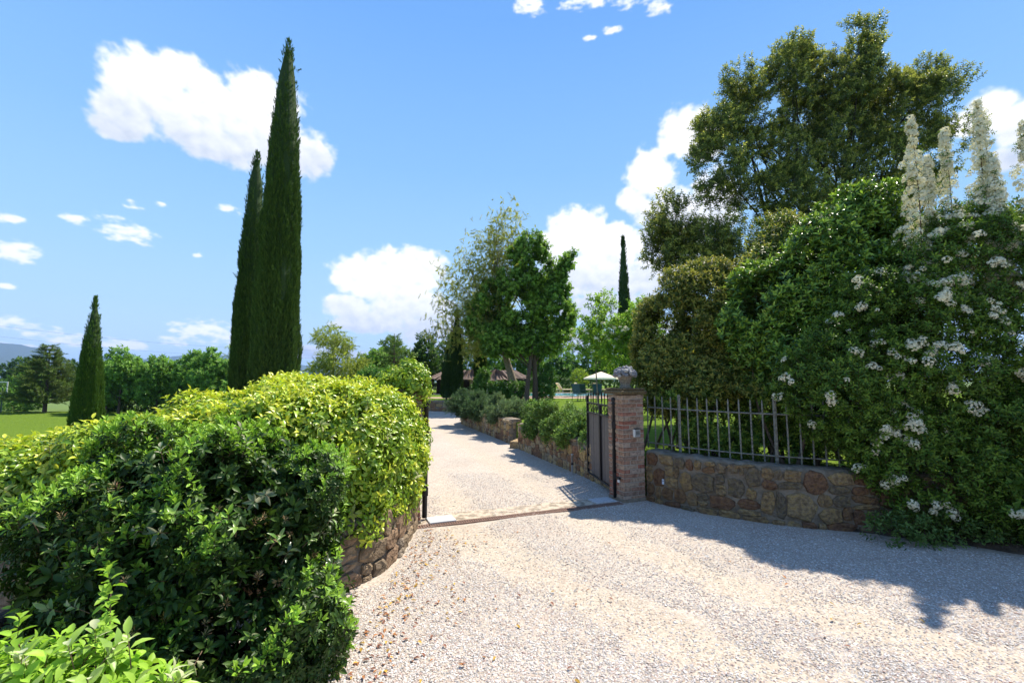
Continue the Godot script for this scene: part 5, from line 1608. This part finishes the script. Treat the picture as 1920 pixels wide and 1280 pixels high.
	for k in 8:
		var a := TAU * k / 8
		var r := begin()
		tube(r, [Vector3(0, 2.1, 0), Vector3(cos(a) * 1.72, 1.49, sin(a) * 1.72)], [0.012, 0.01], 5)
		part("rib", done(r), M.wood, pa)
	# garden chairs
	var ch := [[3.95, -27.2, 0.4, "dark green garden chair furthest from the brick pillar"], [4.45, -28.2, 2.4, "dark green garden chair half hidden behind the other two"], [4.95, -27.0, -0.3, "dark green garden chair nearest the brick pillar"]]
	for e in ch:
		var c := thing("garden_chair", e[3], "chair", Vector3(e[0], Y, e[1]), e[2], "green garden chairs on the terrace")
		part("seat", box_mesh(Vector3(0.26, 0.012, 0.25), 0.005), M.green_cloth, c, Transform3D(Basis(Vector3.RIGHT, -0.06), Vector3(0, 0.43, 0)))
		part("backrest", box_mesh(Vector3(0.25, 0.3, 0.012), 0.005), M.green_cloth, c, Transform3D(Basis(Vector3.RIGHT, -0.28), Vector3(0, 0.74, -0.33)))
		for s in [-1.0, 1.0]:
			for pts in [[Vector3(0.28 * s, 0, 0.28), Vector3(0.28 * s, 0.43, 0.24), Vector3(0.28 * s, 0.64, 0.22)], [Vector3(0.28 * s, 0, -0.34), Vector3(0.28 * s, 0.43, -0.24), Vector3(0.27 * s, 1.04, -0.42)]]:
				var q := begin()
				tube(q, pts, [0.014, 0.014, 0.014], 6)
				part("leg", done(q), M.green_metal, c)
			var q2 := begin()
			tube(q2, [Vector3(0.28 * s, 0.64, 0.24), Vector3(0.28 * s, 0.65, 0.0), Vector3(0.28 * s, 0.63, -0.3)], [0.015, 0.018, 0.015], 6)
			part("armrest", done(q2), M.green_metal, c)
	# thatched pavilion
	var h := thing("thatched_pavilion", "long open pavilion with shaggy thatched roof behind the lawn", "pavilion", Vector3(-2.9, Y - 0.1, -42.5))
	var fr := begin()
	thatch_roof(fr, 4.6, 1.7, 1.55, 2.3)
	part("roof", done(fr), M.thatch, h)
	for x in [-4.2, -2.1, 0.0, 2.1, 4.2]:
		for z in [-1.3, 1.3]:
			var q := begin()
			tube(q, [Vector3(x, 0, z), Vector3(x, 1.75, z)], [0.09, 0.08], 8)
			part("post", done(q), M.wood, h)
	part("back_wall", box_mesh(Vector3(4.3, 0.85, 0.06), 0.01), M.wood, h, Transform3D(Basis.IDENTITY, Vector3(0, 0.85, -1.45)))
	part("floor", box_mesh(Vector3(4.6, 0.06, 1.7), 0.02), M.plaster, h, Transform3D(Basis.IDENTITY, Vector3(0, 0.06, 0)))
	for e in [[Vector3(-3.45, Y, -39.2), "thatched sunshade on a pale column left of the slim pavilion cypress"], [Vector3(-1.4, Y, -39.6), "thatched sunshade right of the slim pavilion cypress"]]:
		var s := thing("thatched_sunshade", e[1], "sunshade", e[0], 0.0, "thatched sunshades")
		var q := begin()
		tube(q, [Vector3.ZERO, Vector3(0, 1.9, 0)], [0.16, 0.15], 10)
		part("column", done(q), M.plaster, s)
		var q2 := begin()
		q2.set_smooth_group(-1)
		for k in 22:
			var a := TAU * k / 22
			var b := TAU * (k + 1.15) / 22
			var drop := rf(-0.12, 0.1)
			quad(q2, Vector3(0, 2.25, 0), Vector3(cos(a) * 0.5, 2.05, sin(a) * 0.5), Vector3(cos(a) * 1.15, 1.3 + drop, sin(a) * 1.15), Vector3(cos(b) * 1.15, 1.3 + drop, sin(b) * 1.15))
			tri(q2, Vector3(0, 2.25, 0), Vector3(cos(b) * 1.15, 1.3 + drop, sin(b) * 1.15), Vector3(cos(b) * 0.5, 2.07, sin(b) * 0.5))
		part("thatch", done(q2), M.thatch, s)
	for e in [[Vector3(-3.1, Y, -38.2), "wide terracotta planter in front of the pale column"], [Vector3(0.75, Y, -34.0), "terracotta pot seen between the leaning tree trunks"]]:
		var s := thing("terracotta_pot", e[1], "pot", e[0], 0.0, "terracotta pots")
		var q := begin()
		lathe(q, [Vector2(0.0, 0.0), Vector2(0.22, 0.0), Vector2(0.33, 0.36), Vector2(0.36, 0.36), Vector2(0.36, 0.44), Vector2(0.31, 0.44), Vector2(0.3, 0.38), Vector2(0.0, 0.38)], 16)
		part("pot", done(q), M.terracotta, s)
		foliage(s, "plant", S.mid, M.leaf_soft, scatter([[Vector3(0, 0.55, 0), Vector3(0.3, 0.22, 0.3)]], 40, {}), {"up": 1.0})

func thatch_roof(st: SurfaceTool, lx: float, lz: float, y0: float, y1: float) -> void:
	# shaggy strips from ridge to eave on all four slopes
	st.set_smooth_group(-1)
	var rl := lx - lz * 0.8
	for side in [-1.0, 1.0]:
		var n := 70
		for i in n:
			var u := -1.0 + 2.0 * i / n
			var u2 := -1.0 + 2.0 * (i + 1.25) / n
			var d := rf(-0.16, 0.06)
			quad(st, Vector3(rl * u, y1 + rf(-0.03, 0.05), 0), Vector3(rl * u2, y1, 0), Vector3(lx * u2, y0 + d, side * (lz + rf(-0.1, 0.15))), Vector3(lx * u, y0 + d, side * lz))
		for i in 26:
			var u := -1.0 + 2.0 * i / 26
			var u2 := -1.0 + 2.0 * (i + 1.25) / 26
			var d := rf(-0.16, 0.06)
			tri(st, Vector3(side * rl, y1, 0), Vector3(side * lx, y0 + d, lz * u), Vector3(side * (lx + rf(-0.1, 0.15)), y0 + d, lz * u2))

# ------------------------------------------------------------------ background
func build_background() -> void:
	var lo := -1.05
	# willow and company right of the tall cypresses
	broad_tree("willow_tree", "pale grey-green feathery willow right of the tallest cypress", Vector3(-12.4, lo, -32.0), 7.2, Vector2(2.5, 2.2), 0.8, 34, 2600, S.birch, M.leaf_thin, M.bark, {"clump": 0.34, "inner": 0.7, "gap": -0.2, "out": 0.5, "up": -0.4, "rnd": 0.6, "s0": 0.45, "s1": 0.8, "tints": [Color(0.95, 1.05, 0.95), Color(0.8, 0.95, 0.8)], "leader": false})
	broad_tree("background_tree", "bright green tree between the willow and the thin-topped pine", Vector3(-10.6, 0.0, -36.0), 4.4, Vector2(1.9, 1.6), 0.3, 20, 900, S.far, M.leaf_soft, M.bark, {"inner": 0.6, "s0": 0.5, "s1": 0.8, "tints": [Color(1.5, 1.6, 1.1)], "leader": false})
	broad_tree("background_tree", "small bushy green tree low beside the jasmine ball", Vector3(-8.4, 0.0, -29.0), 2.6, Vector2(1.7, 1.4), 0.1, 16, 700, S.mid, M.leaf_soft, M.bark, {"inner": 0.6, "s0": 1.0, "s1": 1.7, "tints": [Color(0.75, 1.0, 0.8)], "leader": false})
	conifer("thin-topped young pine between the willow and the jasmine ball", Vector3(-8.75, 0.0, -34.0), 5.3, 1.5, 520, 0.55, Color(1.5, 1.7, 1.2))
	# row of trees along the far side of the left lawn
	var xs := [-34.0, -31.3, -28.8, -26.2, -24.0, -36.5]
	var hs := [5.7, 4.9, 5.4, 5.6, 4.6, 4.2]
	var lb := ["dark green row tree immediately right of the small lawn cypress", "row tree second to the right of the small lawn cypress", "row tree in the middle of the row behind the left lawn", "tallest bushy row tree behind the left lawn", "row tree nearest the two tall cypresses", "low row tree immediately left of the small lawn cypress"]
	for i in 6:
		broad_tree("lime_tree", lb[i], Vector3(xs[i], lo, -40.0 - 0.8 * (i % 3)), hs[i], Vector2(1.75, 1.7), 0.7, 26, 1150, S.far, M.leaf_tree, M.bark, {"clump": 0.36, "inner": 0.45, "lump": 0.2, "lumpf": 0.8, "gap": -0.2, "gapf": 0.6, "s0": 0.6, "s1": 1.0, "trunk": 0.12, "tints": [Color(1.3, 1.5, 1.3), Color(1.6, 1.75, 1.45), Color(1.9, 2.0, 1.7)], "group": "row of trees behind the left lawn", "limbs": 6, "point": 0.55})
	broad_tree("birch_tree", "pale thin birch standing just left of the two tall cypresses", Vector3(-25.2, lo, -44.0), 7.4, Vector2(2.3, 2.0), 1.6, 22, 900, S.birch, M.leaf_thin, M.bark_pale, {"inner": 0.7, "out": 0.4, "up": -0.7, "rnd": 0.4, "s0": 0.6, "s1": 1.1, "tints": [Color(0.9, 1.1, 0.9)], "leader": false})
	broad_tree("background_tree", "small fresh green tree low against the left side of the tall cypresses", Vector3(-22.2, lo, -37.0), 3.4, Vector2(1.3, 1.2), 0.4, 14, 420, S.far, M.leaf_soft, M.bark, {"inner": 0.6, "s0": 0.5, "s1": 0.8, "tints": [Color(1.4, 1.7, 1.1)], "leader": false})
	# a dark hedge fills in under the row
	shrub("dark_hedge", "dark shaded hedge beneath the row of trees behind the left lawn", Vector3(-29.0, lo, -43.5), [[Vector3(-5, 0.9, 0), Vector3(4.5, 1.1, 0.9), 3.0], [Vector3(2, 0.9, 0), Vector3(4.5, 1.2, 0.9), 3.0], [Vector3(6, 0.9, 0), Vector3(3.0, 1.1, 0.9), 3.0]], 1500, S.far, M.leaf_dull, {"category": "hedge", "stems": 6, "stemr": 0.04, "inner": 0.4, "s0": 0.6, "s1": 0.9, "tints": [Color(0.45, 0.55, 0.5)]})
	# conifer, scrub and far wood on the left
	conifer("broad-based conifer at the edge of the left lawn", Vector3(-42.4, lo, -42.0), 6.3, 2.6, 1700, 0.75, Color(1.5, 1.5, 1.2))
	for e in [[-46.5, -43.5, 2.3, 2.4, Color(1.3, 1.5, 1.1), "light green scrub beside the basketball hoop"], [-39.0, -44.0, 2.6, 2.2, Color(1.1, 1.25, 0.9), "green scrub right of the broad-based conifer"], [-36.5, -46.0, 3.6, 2.6, Color(1.4, 1.5, 1.0), "yellow-green bush between the conifer and the small lawn cypress"], [-50.0, -47.0, 3.6, 3.0, Color(0.8, 1.0, 0.8), "dark green bush at the extreme left behind the lawn"]]:
		shrub("scrub_bush", e[5], Vector3(e[0], lo, e[1]), [[Vector3(0, e[2] * 0.45, 0), Vector3(e[3], e[2] * 0.5, 1.3)], [Vector3(e[3] * 0.5, e[2] * 0.6, 0), Vector3(e[3] * 0.6, e[2] * 0.4, 1.0)]], 420, S.far, M.leaf_soft, {"category": "bush", "stems": 5, "stemr": 0.03, "inner": 0.5, "lump": 0.25, "lumpf": 0.7, "s0": 0.5, "s1": 0.9, "tints": [e[4]], "group": "scrub behind the left lawn"})
	var far := [[-120.0, -95.0, 7.0], [-106.0, -98.0, 8.0], [-95.0, -92.0, 7.5], [-86.0, -95.0, 6.5], [-77.0, -90.0, 8.0], [-70.0, -96.0, 7.0], [-114.0, -110.0, 9.0], [-100.0, -108.0, 8.5]]
	for i in far.size():
		broad_tree("woodland_tree", "distant dark woodland tree beyond the left lawn, %s from the left" % ["second", "fourth", "fifth", "sixth", "seventh", "rightmost", "leftmost", "third"][i], Vector3(far[i][0], lo - 1.0, far[i][1]), far[i][2], Vector2(5.0, 4.0), 0.6, 16, 500, S.far, M.leaf_dull, M.bark, {"inner": 0.4, "s0": 1.3, "s1": 2.2, "tints": [Color(0.45, 0.6, 0.5), Color(0.6, 0.7, 0.5)], "group": "distant wood on the left", "limbs": 2, "leader": false})
	# trees behind the pool and the pavilion
	var back := [[-8.6, -46.0, 6.0, 2.2, Color(0.55, 0.68, 0.55), "dark rounded tree left of the thatched pavilion"], [-6.0, -50.0, 6.6, 2.6, Color(0.75, 0.95, 0.75), "mid-green tree behind the left end of the thatched pavilion"], [-2.0, -54.0, 6.2, 3.0, Color(1.3, 1.5, 1.0), "bright green tree behind the middle of the thatched pavilion"], [2.2, -56.0, 5.2, 2.8, Color(1.3, 1.5, 1.0), "bright green tree behind the leaning birch trunk"], [6.0, -55.0, 4.6, 3.0, Color(0.9, 1.15, 0.85), "green tree behind the sun loungers"], [10.0, -56.0, 5.4, 3.2, Color(1.2, 1.35, 0.95), "light green tree behind the parasol"], [14.5, -54.0, 6.0, 3.4, Color(0.9, 1.1, 0.8), "green tree behind the brick pillar's fruit basket"], [19.0, -48.0, 7.0, 3.6, Color(0.8, 1.0, 0.8), "green tree deep behind the olive-brown shrub"], [25.0, -46.0, 7.0, 4.0, Color(0.8, 1.0, 0.8), "green tree deep behind the laurel"], [-11.5, -44.0, 5.2, 2.2, Color(1.0, 1.0, 0.8), "olive-green tree above the jasmine ball"]]
	for e in back:
		broad_tree("garden_tree", e[5], Vector3(e[0], 0.5, e[1]), e[2], Vector2(e[3], e[3] * 0.8), 0.5, 24, 1100, S.far, M.leaf_tree, M.bark, {"inner": 0.5, "lump": 0.2, "lumpf": 0.8, "s0": 0.6, "s1": 1.0, "tints": [e[4]], "group": "trees behind the pool terrace", "limbs": 5, "leader": false})
	# clipped hedge behind the loungers
	shrub("garden_hedge", "dark clipped hedge behind the sun loungers", Vector3(6.0, 0.58, -50.0), [[Vector3(-2.5, 0.8, 0), Vector3(3.0, 0.9, 0.7), 3.0], [Vector3(2.5, 0.8, 0), Vector3(3.0, 0.95, 0.7), 3.0], [Vector3(7.0, 0.9, 0), Vector3(3.0, 1.0, 0.7), 3.0]], 1500, S.far, M.leaf_soft, {"category": "hedge", "stems": 6, "stemr": 0.03, "inner": 0.3, "s0": 0.4, "s1": 0.7, "tints": [Color(0.55, 0.7, 0.55)]})
	shrub("golden_shrub", "round golden-green shrub left of the parasol", Vector3(7.2, 0.58, -49.0), [[Vector3(0, 1.5, 0), Vector3(0.85, 0.9, 0.7)]], 260, S.far, M.leaf_soft, {"inner": 0.4, "s0": 0.35, "s1": 0.6, "tints": [Color(2.6, 2.1, 0.9)]})

func conifer(label: String, base: Vector3, height: float, r: float, n: int, dense: float, tint: Color) -> void:
	var t := thing("conifer_tree", label, "conifer", base, 0.0)
	var st := begin()
	tube(st, [Vector3(0, -0.1, 0), Vector3(0, height * 0.5, 0), Vector3(0, height * 0.98, 0)], [height * 0.028, height * 0.016, 0.01], 8)
	part("trunk", done(st), M.bark, t)
	var pos := PackedVector3Array()
	var nrm := PackedVector3Array()
	var tiers := 15
	for k in tiers:
		var u := (k + 0.4) / tiers
		var y := height * (0.1 + 0.88 * u)
		var rr := r * pow(1.0 - u, 0.85) + 0.06
		var arms := 7
		for i in arms:
			var a := TAU * (i + rf(-0.3, 0.3)) / arms + k
			var l := rr * rf(0.75, 1.15)
			var d := Vector3(cos(a), 0, sin(a))
			if l > 0.5 and i % 2 == 0:
				wood(t, "branch", Vector3(0, y, 0), Vector3(0, y + l * 0.22, 0) + d * l * 0.9, 0.03, 0.006, M.bark, 0.03, 5)
			for j in int(maxf(2.0, n * l / (tiers * arms * r * 0.5))):
				var q := rf(0.25, 1.0)
				pos.append(Vector3(0, y + l * q * 0.22 + rf(-0.08, 0.08), 0) + d * l * q + Vector3(rf(-0.18, 0.18), 0, rf(-0.18, 0.18)) * l)
				nrm.append(d)
	foliage(t, "foliage", S.conifer, M.leaf_soft, [pos, nrm], {"out": 1.0, "up": 0.3, "rnd": 0.3, "s0": dense * 0.7, "s1": dense * 1.2, "tints": [tint]})

# ------------------------------------------------------------------ small things
func build_small_things() -> void:
	# basketball hoop at the left edge
	var h := thing("basketball_hoop", "white-framed basketball backboard on a pole at the left edge of the lawn", "basketball hoop", Vector3(-46.1, -1.05, -41.0), 0.5)
	var st := begin()
	tube(st, [Vector3(0.45, 0, -0.4), Vector3(0.45, 2.2, -0.4), Vector3(0.3, 2.5, -0.05)], [0.06, 0.05, 0.04], 8)
	part("pole", done(st), M.green_metal, h)
	var fr := begin()
	for y in [1.75, 2.75]:
		box(fr, Vector3(0, y, 0), Vector3(0.9, 0.04, 0.03))
	for x in [-0.86, 0.86]:
		box(fr, Vector3(x, 2.25, 0), Vector3(0.04, 0.46, 0.03))
	part("board_frame", done(fr), M.white, h)
	part("rim", ring_mesh(0.23, 0.012), M.terracotta, h, Transform3D(Basis(Vector3.RIGHT, PI / 2), Vector3(0, 2.0, 0.3)))
	# garden lamp behind the hedge
	var l := thing("garden_lamp", "dark garden lamp with a white cap poking above the hedge", "lamp", Vector3(-2.34, 0, -7.5))
	var q := begin()
	tube(q, [Vector3.ZERO, Vector3(0, 1.55, 0)], [0.035, 0.03], 8)
	part("post", done(q), M.iron, l)
	var q2 := begin()
	lathe(q2, [Vector2(0.05, 1.55), Vector2(0.085, 1.6), Vector2(0.09, 1.64), Vector2(0.09, 1.665)], 14)
	part("housing", done(q2), M.green_metal, l)
	var q3 := begin()
	lathe(q3, [Vector2(0.095, 1.665), Vector2(0.085, 1.685), Vector2(0.04, 1.705), Vector2(0.0, 1.71)], 14)
	part("cap", done(q3), M.white, l)
	# overhead wires
	for k in 2:
		var w := begin()
		var pts := []
		var rad := []
		for i in 21:
			var t := i / 20.0
			pts.append(Vector3(lerpf(-130, -40, t), 17.0 - k * 2.2 - 6.0 * t - 3.0 * sin(PI * t), lerpf(-80, -140, t)))
			rad.append(0.012)
		tube(w, pts, rad, 4, false)
		var o := part("power_line", done(w), M.iron, self)
		o.name = numbered("power_line")
		o.set_meta("label", ["upper of two thin overhead wires at the left", "lower of two thin overhead wires at the left"][k])
		o.set_meta("category", "wire")
		o.set_meta("group", "overhead wires")
	# fallen leaves on the gravel
	var lf := []
	for c in [Color(0.34, 0.15, 0.06), Color(0.42, 0.26, 0.05), Color(0.22, 0.10, 0.07)]:
		var s2 := begin()
		s2.set_smooth_group(0)
		leaf(s2, Vector3.ZERO, Basis(Vector3(1, 0, 0), Vector3(0, 0, 1), Vector3(0, 1, 0)), 0.045, 0.02, 0.3, 0.2, c)
		lf.append(done(s2))
	for v in 3:
		var mm := MultiMesh.new()
		mm.transform_format = MultiMesh.TRANSFORM_3D
		mm.use_colors = true
		mm.mesh = lf[v]
		mm.instance_count = 110
		for i in 110:
			var z := -rf(2.6, 5.6)
			var x := (-1.05 if z < -4.2 else -1.05 + 0.0) + absf(rng.randfn()) * 0.32
			if i % 7 == 0:
				x = rf(-1.0, 3.0)
			var n := rf(0.6, 1.1)
			mm.set_instance_transform(i, Transform3D((Basis(Vector3.UP, rng.randf() * TAU) * Basis(Vector3.RIGHT, rf(-0.3, 0.3))).scaled(Vector3.ONE * n), Vector3(x, 0.014, z)))
			var f := rf(0.7, 1.3)
			mm.set_instance_color(i, Color(f, f, f))
		var mi := MultiMeshInstance3D.new()
		mi.name = numbered("fallen_leaves")
		mi.multimesh = mm
		mi.material_override = M.leaf_dull
		mi.set_meta("kind", "stuff")
		mi.set_meta("label", "dry brown leaves lying on the gravel beside the left wall")
		mi.set_meta("category", "leaves")
		add_child(mi, true)
